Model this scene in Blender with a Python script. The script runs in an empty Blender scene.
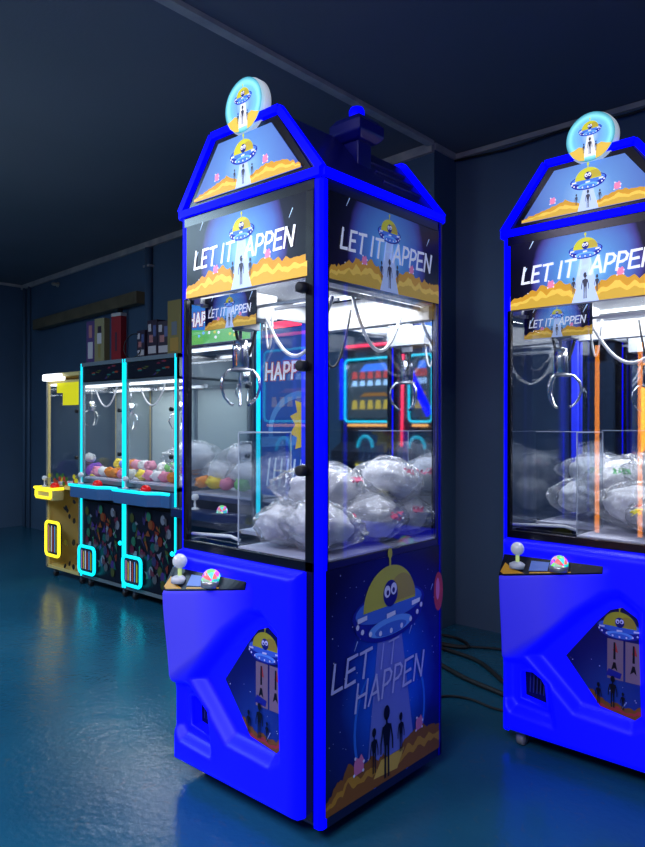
import bpy, bmesh, math, random
from mathutils import Vector, Matrix, noise
R = math.radians
PI = math.pi
sc = bpy.context.scene
col = sc.collection

# ------------------------------------------------------------------ materials
def srgb(r, g, b):
    f = lambda c: (c/255/12.92) if c/255 <= .04045 else ((c/255+.055)/1.055)**2.4
    return (f(r), f(g), f(b))
_m = {}
def new_mat(name):
    m = bpy.data.materials.new(name); m.use_nodes = True
    nt = m.node_tree; nt.nodes.clear()
    out = nt.nodes.new('ShaderNodeOutputMaterial')
    return m, nt, out
def pm(name, c, rough=.5, metal=0., emit=None, es=0., spec=.5, alpha=1., coat=0.):
    if name in _m: return _m[name]
    m, nt, out = new_mat(name)
    b = nt.nodes.new('ShaderNodeBsdfPrincipled')
    b.inputs['Base Color'].default_value = (*c, 1)
    b.inputs['Roughness'].default_value = rough
    b.inputs['Metallic'].default_value = metal
    b.inputs['Specular IOR Level'].default_value = spec
    b.inputs['Coat Weight'].default_value = coat
    b.inputs['Alpha'].default_value = alpha
    if emit:
        b.inputs['Emission Color'].default_value = (*emit, 1)
        b.inputs['Emission Strength'].default_value = es
    nt.links.new(b.outputs[0], out.inputs[0])
    m['bsdf'] = b.name
    _m[name] = m
    return m
def N(nt, t, **kw):
    n = nt.nodes.new(t)
    for k, v in kw.items(): setattr(n, k, v)
    return n
def ramp(nt, stops, interp='LINEAR'):
    r = N(nt, 'ShaderNodeValToRGB'); r.color_ramp.interpolation = interp
    e = r.color_ramp.elements
    while len(e) < len(stops): e.new(.5)
    for i, (p_, c) in enumerate(stops): e[i].position = p_; e[i].color = (*c, 1)
    return r
def glassmat(name, tint=(1, 1, 1), refl=1.0, base=.0, rough=0.):
    if name in _m: return _m[name]
    m, nt, out = new_mat(name)
    t = N(nt, 'ShaderNodeBsdfTransparent'); t.inputs[0].default_value = (*tint, 1)
    g = N(nt, 'ShaderNodeBsdfGlossy'); g.inputs['Roughness'].default_value = rough
    g.inputs['Color'].default_value = (.95, .97, 1, 1)
    fr = N(nt, 'ShaderNodeFresnel')
    ge = N(nt, 'ShaderNodeNewGeometry'); io = N(nt, 'ShaderNodeMapRange')   # same reflectance from both sides of the pane
    io.inputs[3].default_value = 1.5; io.inputs[4].default_value = 1/1.5
    nt.links.new(ge.outputs['Backfacing'], io.inputs[0]); nt.links.new(io.outputs[0], fr.inputs[0])
    mu = N(nt, 'ShaderNodeMath', operation='MULTIPLY_ADD'); mu.inputs[1].default_value = refl; mu.inputs[2].default_value = base
    mx = N(nt, 'ShaderNodeMixShader')
    L = nt.links.new
    L(fr.outputs[0], mu.inputs[0]); L(mu.outputs[0], mx.inputs[0]); L(t.outputs[0], mx.inputs[1]); L(g.outputs[0], mx.inputs[2]); L(mx.outputs[0], out.inputs[0])
    _m[name] = m
    return m

NAVY = pm('navy painted metal', (.004, .005, .05), .35, 0, None, 0, .5)
BLACKF = pm('black gloss frame', (.004, .004, .008), .25)
BLACKR = pm('black rubber', (.01, .01, .012), .6)
ROOF = pm('dark blue roof', (.006, .007, .16), .28)
LEDB = pm('blue led strip', (.002, .002, .3), .4, 0, (.0, .0, 1), 1.9, .05)
LEDD = pm('dim blue led diffuser', (.002, .002, .3), .4, 0, (.0, .002, 1), .30)
LEDI = pm('blue lit inner column', (.01, .02, .4), .4, 0, (.0, .01, 1), .42)
LEDC = pm('cyan led strip', (.02, .3, .35), .4, 0, (0.0, .72, .95), 1.5)
LEDY = pm('yellow led strip', (.4, .35, .02), .4, 0, (1, .83, .02), 1.7)
LEDO = pm('orange led strip', (.4, .15, .02), .4, 0, (1, .28, .01), 9)
LEDR = pm('red neon tube', (.4, .02, .05), .4, 0, (1, .03, .08), 3)
LEDW = pm('white lamp tube', (.8, .8, .8), .4, 0, (.9, .95, 1), 2)
WHITEB = pm('white lit box', (.42, .43, .45), .45)
WHITEP = pm('white plastic', (.7, .72, .75), .4)
FLOORW = pm('white prize bed', (.62, .62, .74), .4)
CHROME = pm('chrome', (.75, .76, .78), .18, 1)
STEEL = pm('grey steel', (.3, .31, .34), .4, .8)
WIRE = pm('white cable', (.7, .7, .72), .45)
RED = pm('red button', (.6, .005, .005), .25, 0, (1, .01, .01), .25)
GLASS = glassmat('clear window glass', (.96, .97, .98), 1.0, .0)
ACRYL = glassmat('clear acrylic', (.93, .95, .97), 1.3, .03)
ACRE = pm('bright acrylic edge', (.7, .75, .85), .2, 0, None, 0, .6, .55)
MIRROR = pm('mirror back panel', (.62, .66, .72), .03, 1)
CLEARK = pm('clear knob plastic', (.75, .78, .8), .1, 0, (.8, .9, 1), .08, .8)
SILVER = pm('silver bezel', (.5, .5, .52), .3, .7)

def shell_mat():
    m, nt, out = new_mat('glowing blue plastic shell')
    L = nt.links.new
    b = N(nt, 'ShaderNodeBsdfPrincipled')
    b.inputs['Base Color'].default_value = (.014, .011, .4, 1); b.inputs['Roughness'].default_value = .42; b.inputs['Specular IOR Level'].default_value = .25
    # LED-lit from behind; the shelf wedge's weaker glow is painted in by a mask
    at = N(nt, 'ShaderNodeAttribute', attribute_name='wedge_mask')
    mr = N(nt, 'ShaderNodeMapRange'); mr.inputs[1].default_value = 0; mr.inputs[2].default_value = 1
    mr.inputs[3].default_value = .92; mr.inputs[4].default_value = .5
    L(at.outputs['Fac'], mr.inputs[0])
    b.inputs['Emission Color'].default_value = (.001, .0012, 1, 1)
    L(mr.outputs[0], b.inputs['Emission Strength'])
    mc = N(nt, 'ShaderNodeMixRGB'); mc.inputs[1].default_value = (.004, .004, .4, 1); mc.inputs[2].default_value = (.11, .09, .5, 1)   # wedge base colour painted lighter, imitating room light on it
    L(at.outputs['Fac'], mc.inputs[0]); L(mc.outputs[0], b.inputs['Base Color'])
    L(b.outputs[0], out.inputs[0])
    return m
SHELL = shell_mat()

# printed artwork: flat inks; 'glow' is how strongly the panel's own backlight shines through
def ink(key, c, glow):
    nm = f'ink {key} {glow}'
    if nm in _m: return _m[nm]
    return pm(nm, c, .35, 0, c if glow else None, glow, .3)
def sky_ink(kind, glow, stops, cx=0., cz=0., sx=1., sz=1.):
    nm = f'sky {kind} {glow}'
    if nm in _m: return _m[nm]
    m, nt, out = new_mat(nm); L = nt.links.new
    tc = N(nt, 'ShaderNodeTexCoord'); mp = N(nt, 'ShaderNodeMapping')
    mp.inputs['Location'].default_value = (-cx*sx, 0, -cz*sz); mp.inputs['Scale'].default_value = (sx, 0, sz)
    L(tc.outputs['Object'], mp.inputs[0])
    nz = N(nt, 'ShaderNodeTexNoise'); nz.inputs['Scale'].default_value = 9; nz.inputs['Detail'].default_value = 3
    L(tc.outputs['Object'], nz.inputs[0])
    ln = N(nt, 'ShaderNodeVectorMath', operation='LENGTH'); L(mp.outputs[0], ln.inputs[0])
    ad = N(nt, 'ShaderNodeMath', operation='MULTIPLY_ADD'); ad.inputs[1].default_value = .12
    sb = N(nt, 'ShaderNodeMath', operation='SUBTRACT'); sb.inputs[1].default_value = .5
    L(nz.outputs[0], sb.inputs[0]); L(sb.outputs[0], ad.inputs[0]); L(ln.outputs['Value'], ad.inputs[2])
    r = ramp(nt, stops); L(ad.outputs[0], r.inputs[0])
    b = N(nt, 'ShaderNodeBsdfPrincipled'); b.inputs['Roughness'].default_value = .3; b.inputs['Specular IOR Level'].default_value = .3
    L(r.outputs[0], b.inputs['Base Color'])
    if glow:
        L(r.outputs[0], b.inputs['Emission Color']); b.inputs['Emission Strength'].default_value = glow
    L(b.outputs[0], out.inputs[0]); _m[nm] = m
    return m

# ------------------------------------------------------------------ mesh builder
class MB:
    def __init__(s): s.v = []; s.f = []; s.mi = []; s.m = []; s.sm = []
    def mat(s, m):
        if m not in s.m: s.m.append(m)
        return s.m.index(m)
    def add(s, vs, fs, m, smooth=False):
        o = len(s.v); i = s.mat(m)
        s.v += [tuple(v) for v in vs]
        for f in fs: s.f.append([o+k for k in f]); s.mi.append(i); s.sm.append(smooth)
    def box(s, x0, x1, y0, y1, z0, z1, m, M=None):
        vs = [Vector((x, y, z)) for x in (x0, x1) for y in (y0, y1) for z in (z0, z1)]
        if M: vs = [M @ v for v in vs]
        s.add(vs, [(0, 1, 3, 2), (4, 6, 7, 5), (0, 4, 5, 1), (2, 3, 7, 6), (0, 2, 6, 4), (1, 5, 7, 3)], m)
    def cbox(s, c, d, m, M=None):
        s.box(c[0]-d[0]/2, c[0]+d[0]/2, c[1]-d[1]/2, c[1]+d[1]/2, c[2]-d[2]/2, c[2]+d[2]/2, m, M)
    def bar(s, a, b, w, h, m, up=(0, 0, 1)):   # box along a-b, w sideways, h along up
        a = Vector(a); b = Vector(b); d = (b-a).normalized(); u = Vector(up)
        sd = d.cross(u).normalized(); u = sd.cross(d).normalized()
        vs = [p_ + sd*i*w/2 + u*j*h/2 for p_ in (a, b) for i in (-1, 1) for j in (-1, 1)]
        s.add(vs, [(0, 1, 3, 2), (4, 6, 7, 5), (0, 4, 5, 1), (2, 3, 7, 6), (0, 2, 6, 4), (1, 5, 7, 3)], m)
    def tube(s, path, r, m, n=8, closed=False, cap=True):
        P = [Vector(p_) for p_ in path]; k = len(P); rings = []
        prev = None
        for i in range(k):
            if closed: d = P[(i+1) % k]-P[i-1]
            else: d = P[min(i+1, k-1)]-P[max(i-1, 0)]
            d.normalize()
            if prev is None:
                a = Vector((0, 0, 1)) if abs(d.z) < .9 else Vector((1, 0, 0))
                u = d.cross(a).normalized()
            else: u = (prev - d*prev.dot(d)).normalized()
            prev = u; w = d.cross(u); rr = r[i] if isinstance(r, (list, tuple)) else r
            rings.append([P[i] + (u*math.cos(2*PI*j/n)+w*math.sin(2*PI*j/n))*rr for j in range(n)])
        vs = [v for q in rings for v in q]; fs = []
        for i in range(k if closed else k-1):
            a = i*n; b = ((i+1) % k)*n
            for j in range(n): fs.append((a+j, a+(j+1) % n, b+(j+1) % n, b+j))
        if cap and not closed: fs += [tuple(range(n))[::-1], tuple(range((k-1)*n, k*n))]
        s.add(vs, fs, m, True)
    def lathe(s, prof, m, c=(0, 0, 0), n=24, M=None):
        vs = []; fs = []
        for r_, z in prof:
            for j in range(n): vs.append(Vector((r_*math.cos(2*PI*j/n), r_*math.sin(2*PI*j/n), z)))
        for i in range(len(prof)-1):
            for j in range(n): fs.append((i*n+j, i*n+(j+1) % n, (i+1)*n+(j+1) % n, (i+1)*n+j))
        fs += [tuple(range(n))[::-1], tuple(range((len(prof)-1)*n, len(prof)*n))]
        if M: vs = [M @ v for v in vs]
        s.add([v+Vector(c) for v in vs], fs, m, True)
    def prism(s, poly, y0, y1, m, axis='y', M=None):
        k = len(poly)
        if axis == 'y': vs = [Vector((a, y, b)) for y in (y0, y1) for a, b in poly]
        elif axis == 'x': vs = [Vector((y, a, b)) for y in (y0, y1) for a, b in poly]
        else: vs = [Vector((a, b, y)) for y in (y0, y1) for a, b in poly]
        if M: vs = [M @ v for v in vs]
        fs = [tuple(range(k)), tuple(range(k, 2*k))[::-1]] + [(i, i+k, (i+1) % k+k, (i+1) % k) for i in range(k)]
        s.add(vs, fs, m)
    def build(s, name, parent=None, loc=(0, 0, 0), rot=(0, 0, 0), bevel=0, fixn=True):
        me = bpy.data.meshes.new(name); me.from_pydata(s.v, [], s.f)
        for m in s.m: me.materials.append(m)
        me.polygons.foreach_set('material_index', s.mi); me.polygons.foreach_set('use_smooth', s.sm)
        if fixn:
            b = bmesh.new(); b.from_mesh(me); bmesh.ops.recalc_face_normals(b, faces=b.faces); b.to_mesh(me); b.free()
        o = bpy.data.objects.new(name, me); col.objects.link(o)
        o.location = loc; o.rotation_euler = rot
        if parent: o.parent = parent
        if bevel:
            bv = o.modifiers.new('bevel', 'BEVEL'); bv.width = bevel; bv.segments = 2; bv.limit_method = 'ANGLE'; bv.angle_limit = R(40)
        return o

def thing(name, label, cat, loc=(0, 0, 0), rz=0, group=None):
    o = bpy.data.objects.new(name, None); col.objects.link(o); o.empty_display_size = .1
    o.location = loc; o.rotation_euler = (0, 0, rz)
    return tag(o, label, cat, group)
def tag(o, label=None, cat=None, group=None, kind=None):
    if label: o['label'] = label
    if cat: o['category'] = cat
    if group: o['group'] = group
    if kind: o['kind'] = kind
    return o
def copy_tree(o, parent=None):
    c = o.copy(); col.objects.link(c)
    if parent: c.parent = parent
    for ch in [k for k in bpy.data.objects if k.parent == o]: copy_tree(ch, c)
    return c

# ------------------------------------------------------------------ stroke lettering
GL = {'L': (.55, [[(0, 1), (0, 0), (.55, .03)]]),
 'E': (.55, [[(.55, 1), (0, .97), (0, 0), (.55, .03)], [(0, .5), (.45, .53)]]),
 'T': (.7, [[(0, .97), (.7, 1)], [(.35, 1), (.33, 0)]]),
 'I': (.08, [[(.05, 1), (.03, 0)]]),
 'H': (.6, [[(0, 1), (0, 0)], [(.6, 1), (.58, 0)], [(0, .5), (.6, .52)]]),
 'A': (.66, [[(0, 0), (.34, 1), (.66, 0)], [(.12, .34), (.54, .36)]]),
 'P': (.52, [[(0, 0), (.02, 1), (.36, .97), (.52, .8), (.46, .56), (.28, .46), (0, .44)]]),
 'N': (.6, [[(0, 0), (.02, 1), (.56, .02), (.6, 1)]]),
 'Y': (.6, [[(0, 1), (.3, .5), (.3, 0)], [(.6, 1), (.3, .5)]]),
 'D': (.55, [[(0, 0), (0, 1), (.32, .95), (.55, .65), (.55, .35), (.32, .03), (0, 0)]]),
 'U': (.56, [[(0, 1), (0, .25), (.14, .02), (.42, .02), (.56, .25), (.56, 1)]]),
 'C': (.55, [[(.55, .85), (.35, 1), (.1, .9), (0, .6), (0, .35), (.12, .08), (.35, 0), (.55, .15)]]),
 'K': (.55, [[(0, 1), (0, 0)], [(.52, 1), (0, .45)], [(.15, .58), (.55, 0)]]),
 'R': (.55, [[(0, 0), (0, 1), (.38, .96), (.5, .76), (.4, .53), (0, .48)], [(.25, .5), (.55, 0)]]),
 ' ': (.3, [])}
def strokes(mb, text, x, z, h, m, y, w=.13, slant=.18, rise=0., gap=.22, wid=1.):
    y0_ = y; kk = 0
    for ch in text:
        adv, ss = GL[ch]
        for pl in ss:
            pts = [Vector((x + (a*wid + b*slant)*h, 0, z + (b*h) + rise*((x-0)+a*h))) for a, b in pl]
            for i in range(len(pts)-1):
                a, b = pts[i], pts[i+1]; d = (b-a).normalized(); n_ = Vector((-d.z, 0, d.x))*h*w/2; e = d*h*w*.35
                vs = [a-e+n_*.8, a-e-n_*.8, b+e-n_, b+e+n_]
                kk += 1; mb.add([(v.x, y0_-.00006*(kk % 8), v.z) for v in vs], [(0, 1, 2, 3)], m)
        x += (adv*wid+gap)*h
    return x
def ell(mb, cx, cz, rx, rz, y, m, n=24, a0=0, a1=2*PI, rot=0):
    pts = [(cx, y, cz)] if a1-a0 < 6.2 and False else []
    k = n+1 if a1-a0 < 6.2 else n
    for i in range(k):
        t = a0+(a1-a0)*i/n; px, pz = rx*math.cos(t), rz*math.sin(t)
        pts.append((cx+px*math.cos(rot)-pz*math.sin(rot), y, cz+px*math.sin(rot)+pz*math.cos(rot)))
    mb.add(pts, [tuple(range(len(pts)))], m)
def poly(mb, pts, y, m): mb.add([(a, y, b) for a, b in pts], [tuple(range(len(pts)))], m)

def ufo(mb, cx, cz, s, K, y, tilt=0.):
    """flying saucer, s = width"""
    c, sn = math.cos(tilt), math.sin(tilt)
    T = lambda a, b: (cx+(a*c-b*sn)*s, cz+(a*sn+b*c)*s)
    def E(a, b, ra, rb, yy, m, a0=0, a1=2*PI):
        x_, z_ = T(a, b); ell(mb, x_, z_, ra*s, rb*s, yy, m, 24, a0, a1, tilt)
    E(0, .02, .5, .17, y, K['ring']); E(0, .035, .46, .13, y-.0001, K['halo'])
    E(0, .04, .36, .33, y-.0004, K['dome'], 0, PI)
    E(.16, .06, .2, .22, y-.0006, K['dome2'], 0, PI)
    poly(mb, [T(-.012, .35), T(.012, .35), T(.012, .45), T(-.012, .45)], y-.0006, K['dome'])
    E(0, .47, .03, .045, y-.0008, K['dome'])
    # little pilot: blue round head with two big eyes
    E(0, .14, .1, .11, y-.0010, K['deep'])
    E(-.045, .16, .042, .05, y-.0014, K['white']); E(.045, .17, .042, .05, y-.0014, K['white'])
    E(-.04, .15, .018, .022, y-.0018, K['deep']); E(.04, .16, .018, .022, y-.0018, K['deep'])
    # saucer ring: upper band and lower dish
    N_ = 18
    for i in range(N_):
        a0 = PI+PI*i/N_; a1 = PI+PI*(i+1)/N_
        q = []
        for (a, rx, rz, oz) in ((a0, .5, .13, .05), (a1, .5, .13, .05), (a1, .47, .20, -.04), (a0, .47, .20, -.04)):
            q.append(T(rx*math.cos(a), oz+rz*math.sin(a)))
        poly(mb, q, y-.0012, K['ring'])
    E(0, -.13, .3, .075, y-.0016, K['light']); E(0, -.15, .22, .05, y-.0020, K['halo'])
    for i in range(9):
        a = PI*1.08+PI*.84*i/8
        x_, z_ = .455*math.cos(a), -.005+.165*math.sin(a)
        E(x_, z_, .02, .022, y-.0024, K['white'])
    for a in (-.38, -.0, .36):
        za = .05+.115*-math.sqrt(max(0, 1-(a/.5)**2))+.015
        poly(mb, [T(a-.06, za-.01), T(a+.06, za-.01+.01), T(a+.06, za+.035), T(a-.06, za+.03)], y-.0026, K['white'])
def alien(mb, cx, z0, h, m, y):
    ell(mb, cx, z0+h*.90, h*.07, h*.105, y, m, 16)
    poly(mb, [(cx-h*.018, z0+h*.68), (cx+h*.018, z0+h*.68), (cx+h*.018, z0+h*.84), (cx-h*.018, z0+h*.84)], y, m)
    poly(mb, [(cx-h*.095, z0+h*.72), (cx-h*.06, z0+h*.45), (cx+h*.06, z0+h*.45), (cx+h*.095, z0+h*.72), (cx, z0+h*.76)], y-.0002, m)
    for s in (-1, 1):
        poly(mb, [(cx+s*h*.07, z0+h*.72), (cx+s*h*.10, z0+h*.73), (cx+s*h*.15, z0+h*.5), (cx+s*h*.15, z0+h*.36), (cx+s*h*.125, z0+h*.36), (cx+s*h*.12, z0+h*.5)], y-.0004, m)
        poly(mb, [(cx+s*h*.008, z0+h*.47), (cx+s*h*.06, z0+h*.47), (cx+s*h*.055, z0+h*.2), (cx+s*h*.06, z0), (cx+s*h*.02, z0), (cx+s*h*.02, z0+h*.2)], y-.0006, m)
def hills(mb, x0, x1, zb, prof, m1, m2, m3, y, seed=1, bite=.02):
    rnd = random.Random(seed)
    def f(t):
        for i in range(len(prof)-1):
            if t <= prof[i+1][0]:
                k = (t-prof[i][0])/(prof[i+1][0]-prof[i][0]); return prof[i][1]+(prof[i+1][1]-prof[i][1])*k
        return prof[-1][1]
    n = 72; xs = [x0+(x1-x0)*i/n for i in range(n+1)]
    top = [f(x)+bite*(1.5*abs(noise.noise(Vector((x*24/max(bite/.02, .6), seed, 0))))-.3+.7*abs(noise.noise(Vector((x*60, seed, 5))))) for x in xs]
    for lay, (k, m) in enumerate(((0, m1), (.42, m2), (.72, m3))):
        for i in range(n):
            a = zb+(top[i]-zb)*(1-k*(.8+.45*noise.noise(Vector((xs[i]*31, lay, 2)))))
            b = zb+(top[i+1]-zb)*(1-k*(.8+.45*noise.noise(Vector((xs[i+1]*31, lay, 2)))))
            poly(mb, [(xs[i], zb), (xs[i+1], zb), (xs[i+1], max(b, zb+.0005)), (xs[i], max(a, zb+.0005))], y-lay*.0003, m)
def blob(mb, cx, cz, s, K, y):    # small pink rock creature on the hills
    poly(mb, [(cx-.4*s, cz-.5*s), (cx+.4*s, cz-.45*s), (cx+.42*s, cz+.15*s), (cx+.2*s, cz+.5*s), (cx, cz+.3*s), (cx-.25*s, cz+.45*s), (cx-.42*s, cz+.1*s)], y, K['pink'])
    for a, b in ((-.4, -.45), (.35, -.4), (.4, .05), (-.3, .4)): ell(mb, cx+a*s, cz+b*s, .09*s, .09*s, y-.0003, K['white'], 8)
def inks(g, tint=(1, 1, 1)):
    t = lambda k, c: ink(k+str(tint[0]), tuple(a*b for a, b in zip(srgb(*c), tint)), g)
    return dict(halo=t('halo', (70, 120, 215)), dome=t('dome', (205, 200, 50)), dome2=t('dome2', (185, 165, 55)), deep=t('deep', (25, 30, 120)),
      ring=t('ring', (28, 40, 150)), light=t('light', (110, 175, 245)), white=t('white', (240, 242, 250)), gold=t('gold', (205, 150, 45)),
      gold2=t('gold2', (235, 195, 80)), gold3=t('gold3', (205, 165, 60)), brown=t('brown', (150, 95, 35)), pink=t('pink', (230, 130, 170)), dark=t('dark', (12, 14, 30)),
      grey=t('grey', (60, 62, 80)), beam=t('beam', (185, 205, 240)), pale=t('pale', (190, 215, 240)), red=t('red', (200, 70, 60)), text=t('text', (238, 240, 248)))
def stars(mb, w, h, n, seed, K, y, streak=4, keep=None):
    r = random.Random(seed)
    for i in range(n):
        x_, z_ = r.uniform(-w/2, w/2)*.96, r.uniform(-h/2, h/2)*.96
        if keep and not keep(x_, z_): continue
        s = r.uniform(.0008, .0024)
        ell(mb, x_, z_, s, s, y, K['white'], 6)
    for i in range(streak):
        x_, z_ = r.uniform(-w/2, w/2)*.9, r.uniform(0, h/2)*.85
        if keep and not keep(x_, z_): continue
        L_ = r.uniform(.015, .03)
        poly(mb, [(x_, z_), (x_+.0016, z_-.0012), (x_+L_*.6+.002, z_+L_-.002), (x_+L_*.6-.002, z_+L_)], y, K['pale'])

def banner_art(w, h, g, tint=(1, 1, 1)):
    K = inks(g, tint); mb = MB(); S = w/.59
    T = lambda c: tuple(a*b for a, b in zip(srgb(*c), tint))
    sky = sky_ink('banner%.2f%.2f' % (w, tint[0]), g, [(0, T((150, 205, 240))), (.3, T((85, 145, 205))), (.62, T((70, 100, 175))), (.74, T((60, 55, 130))), (.80, T((14, 13, 40))), (1, T((8, 8, 24)))], 0, -.01*S, 3.75/S, 3.4/S)
    mb.prism([(-w/2, -h/2), (w/2, -h/2), (w/2, h/2), (-w/2, h/2)], 0, .004, sky)
    stars(mb, w, h, 14, 4, K, -.0004, 8, lambda a, b: abs(a) > .2*S)
    zb = -h/2
    poly(mb, [(-.016*S, .045*S), (.016*S, .045*S), (.05*S, zb+.015*S), (-.05*S, zb+.015*S)], -.0005, K['beam'])
    hills(mb, -w/2, w/2, zb, [(-w/2, zb+.03*S), (-.22*S, zb+.06*S), (-.1*S, zb+.085*S), (-.03*S, zb+.05*S), (.03*S, zb+.05*S), (.1*S, zb+.085*S), (.2*S, zb+.06*S), (w/2, zb+.07*S)], K['gold'], K['gold2'], K['gold3'], -.0008, 3, .018*S)
    poly(mb, [(-.03*S, zb+.06*S), (.03*S, zb+.06*S), (.05*S, zb), (-.05*S, zb)], -.0018, K['beam'])
    blob(mb, -.13*S, zb+.082*S, .030*S, K, -.0018); blob(mb, .125*S, zb+.095*S, .030*S, K, -.0018)
    ufo(mb, 0, .060*S, .125*S, K, -.0010)
    alien(mb, 0, zb+.012*S, .095*S, K['grey'], -.0022); alien(mb, -.043*S, zb+.032*S, .062*S, K['grey'], -.0022); alien(mb, .043*S, zb+.032*S, .062*S, K['grey'], -.0022)
    H = .060*S
    strokes(mb, 'LET', -.245*S, -.030*S, H, K['text'], -.0030, .17, .16, .0, .20, .82)
    strokes(mb, 'IT', -.100*S, -.028*S, H, K['text'], -.0030, .17, .16, .0, .24, .9)
    strokes(mb, 'H', -.026*S, -.028*S, H*.95, K['pale'], -.0028, .1, .16, .0)
    strokes(mb, 'APPEN', .018*S, -.028*S, H, K['text'], -.0030, .17, .16, .0, .19, 1.0)
    return mb

def gable_art(g):
    K = inks(g); mb = MB()
    outl = [(-.275, -.085), (.275, -.085), (.135, .1), (-.135, .1)]
    sky = sky_ink('gable', g, [(0, srgb(150, 195, 230)), (.35, srgb(95, 140, 200)), (.8, srgb(80, 105, 175)), (1, srgb(60, 70, 150))], 0, -.03, 3.4, 3.4)
    mb.prism(outl, 0, .004, sky)
    zb = -.085
    poly(mb, [(-.014, .02), (.014, .02), (.04, zb), (-.04, zb)], -.0006, K['beam'])
    hills(mb, -.272, .272, zb, [(-.27, zb+.012), (-.2, zb+.028), (-.09, zb+.055), (0, zb+.02), (.1, zb+.05), (.2, zb+.045), (.27, zb+.008)], K['gold'], K['gold2'], K['gold3'], -.0009, 9, .010)
    poly(mb, [(-.028, zb+.045), (.028, zb+.045), (.04, zb), (-.04, zb)], -.0019, K['beam'])
    blob(mb, -.14, zb+.065, .028, K, -.002); blob(mb, .11, zb+.07, .03, K, -.002)
    ufo(mb, 0, .028, .14, K, -.0011)
    alien(mb, 0, zb+.008, .07, K['grey'], -.0022); alien(mb, -.045, zb+.025, .045, K['grey'], -.0022); alien(mb, .045, zb+.025, .045, K['grey'], -.0022)
    return mb

def side_art(g):
    K = inks(g, (.8, .8, 1.)); mb = MB(); w, h = .62, .735
    sky = sky_ink('side', g, [(0, srgb(40, 120, 235)), (.3, srgb(24, 85, 215)), (.6, srgb(16, 30, 120)), (1, srgb(10, 10, 45))], .02, -.06, 2.3, 2.0)
    mb.prism([(-w/2, -h/2), (w/2, -h/2), (w/2, h/2), (-w/2, h/2)], 0, .004, sky)
    stars(mb, w, h, 90, 12, K, -.0004, 9)
    ell(mb, .335-.03, .2, .03, .07, -.0006, K['red'], 20); ell(mb, .30, .21, .012, .04, -.0009, K['pink'], 16)
    # glow rings round the landing place
    ring = ink('ring glow', srgb(40, 110, 230), g)
    for s in (-1, 1):
        pts = []
        for i in range(13):
            a = R(-62+i*9); pts.append((.02+s*(.2*math.cos(a)), -.17+.19*math.sin(a)*1.2))
        for i in range(12):
            a, b = pts[i], pts[i+1]
            poly(mb, [a, b, (b[0]-s*.012, b[1]), (a[0]-s*.012, a[1])], -.0005, ring)
    zb = -h/2
    bm_ = ink('side beam', srgb(105, 120, 215), g)
    poly(mb, [(-.05, .15), (.067, .15), (.15, -.29), (-.11, -.29)], -.0008, bm_)
    hills(mb, -w/2, w/2, zb, [(-w/2, -.325), (-.26, -.29), (-.2, -.262), (-.14, -.262), (-.05, -.285), (.03, -.30), (.1, -.265), (.17, -.25), (.24, -.262), (w/2, -.275)], K['brown'], K['gold'], K['brown'], -.0012, 21, .028)
    poly(mb, [(-.04, -.29), (.09, -.29), (.05, zb+.02), (-.08, zb+.03)], -.0022, K['gold2'])
    blob(mb, -.155, -.262, .06, K, -.0026); blob(mb, .18, -.235, .05, K, -.0026)
    ufo(mb, .012, .19, .40, K, -.0014, .02)
    alien(mb, -.01, -.355, .235, K['dark'], -.0030); alien(mb, -.078, -.318, .145, K['dark'], -.0030); alien(mb, .07, -.297, .13, K['dark'], -.0030)
    tx = ink('side lettering', srgb(180, 184, 240), g); tx2 = ink('side lettering in beam', srgb(165, 172, 235), g)
    strokes(mb, 'LET', -.285, .012, .082, tx, -.0040, .14, .16, .05, .2, 1.0)
    strokes(mb, 'IT', -.045, .012, .078, tx2, -.0040, .09, .16, .05, .35)
    strokes(mb, 'HAPPEN', -.175, -.085, .085, tx, -.0042, .12, .16, .05, .2, .96)
    return mb

# ------------------------------------------------------------------ the house-topped claw machine
W, D = .68, .66
hx, hy = W/2, D/2
def rpoly(P, q):  # signed distance to polygon (negative inside)
    x, z = q; d = 1e9; ins = False; n = len(P); j = n-1
    for i in range(n):
        ax, az = P[i]; bx, bz = P[j]
        ex, ez = bx-ax, bz-az; wx, wz = x-ax, z-az
        t = max(0, min(1, (wx*ex+wz*ez)/(ex*ex+ez*ez))); dx, dz = wx-ex*t, wz-ez*t
        d = min(d, dx*dx+dz*dz)
        if (az > z) != (bz > z) and x < (bx-ax)*(z-az)/(bz-az)+ax: ins = not ins
        j = i
    return -math.sqrt(d) if ins else math.sqrt(d)
def sst(a, b, t):
    t = max(0, min(1, (t-a)/(b-a))); return t*t*(3-2*t)
CAV = [(-.215, .385), (-.03, .585), (.075, .665), (.125, .675), (.205, .62), (.215, .235), (.17, .205), (-.03, .215)]
CAV2 = [(-.315, .355), (-.225, .36), (-.125, .29), (-.10, .14), (-.28, .15), (-.315, .19)]
WIN = [(-.075, .405), (.04, .552), (.085, .60), (.125, .615), (.175, .585), (.19, .55), (.19, .255), (.17, .235), (.05, .253)]
WIN2 = [(-.257, .300), (-.248, .315), (-.202, .319), (-.165, .30), (-.148, .276), (-.141, .186), (-.253, .202)]
X0, X1, Z0, Z1 = -.325, .285, .068, .812
def shelf_front(x): return .740-.068*max(0, min(1, (.12-x)/.42))
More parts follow.
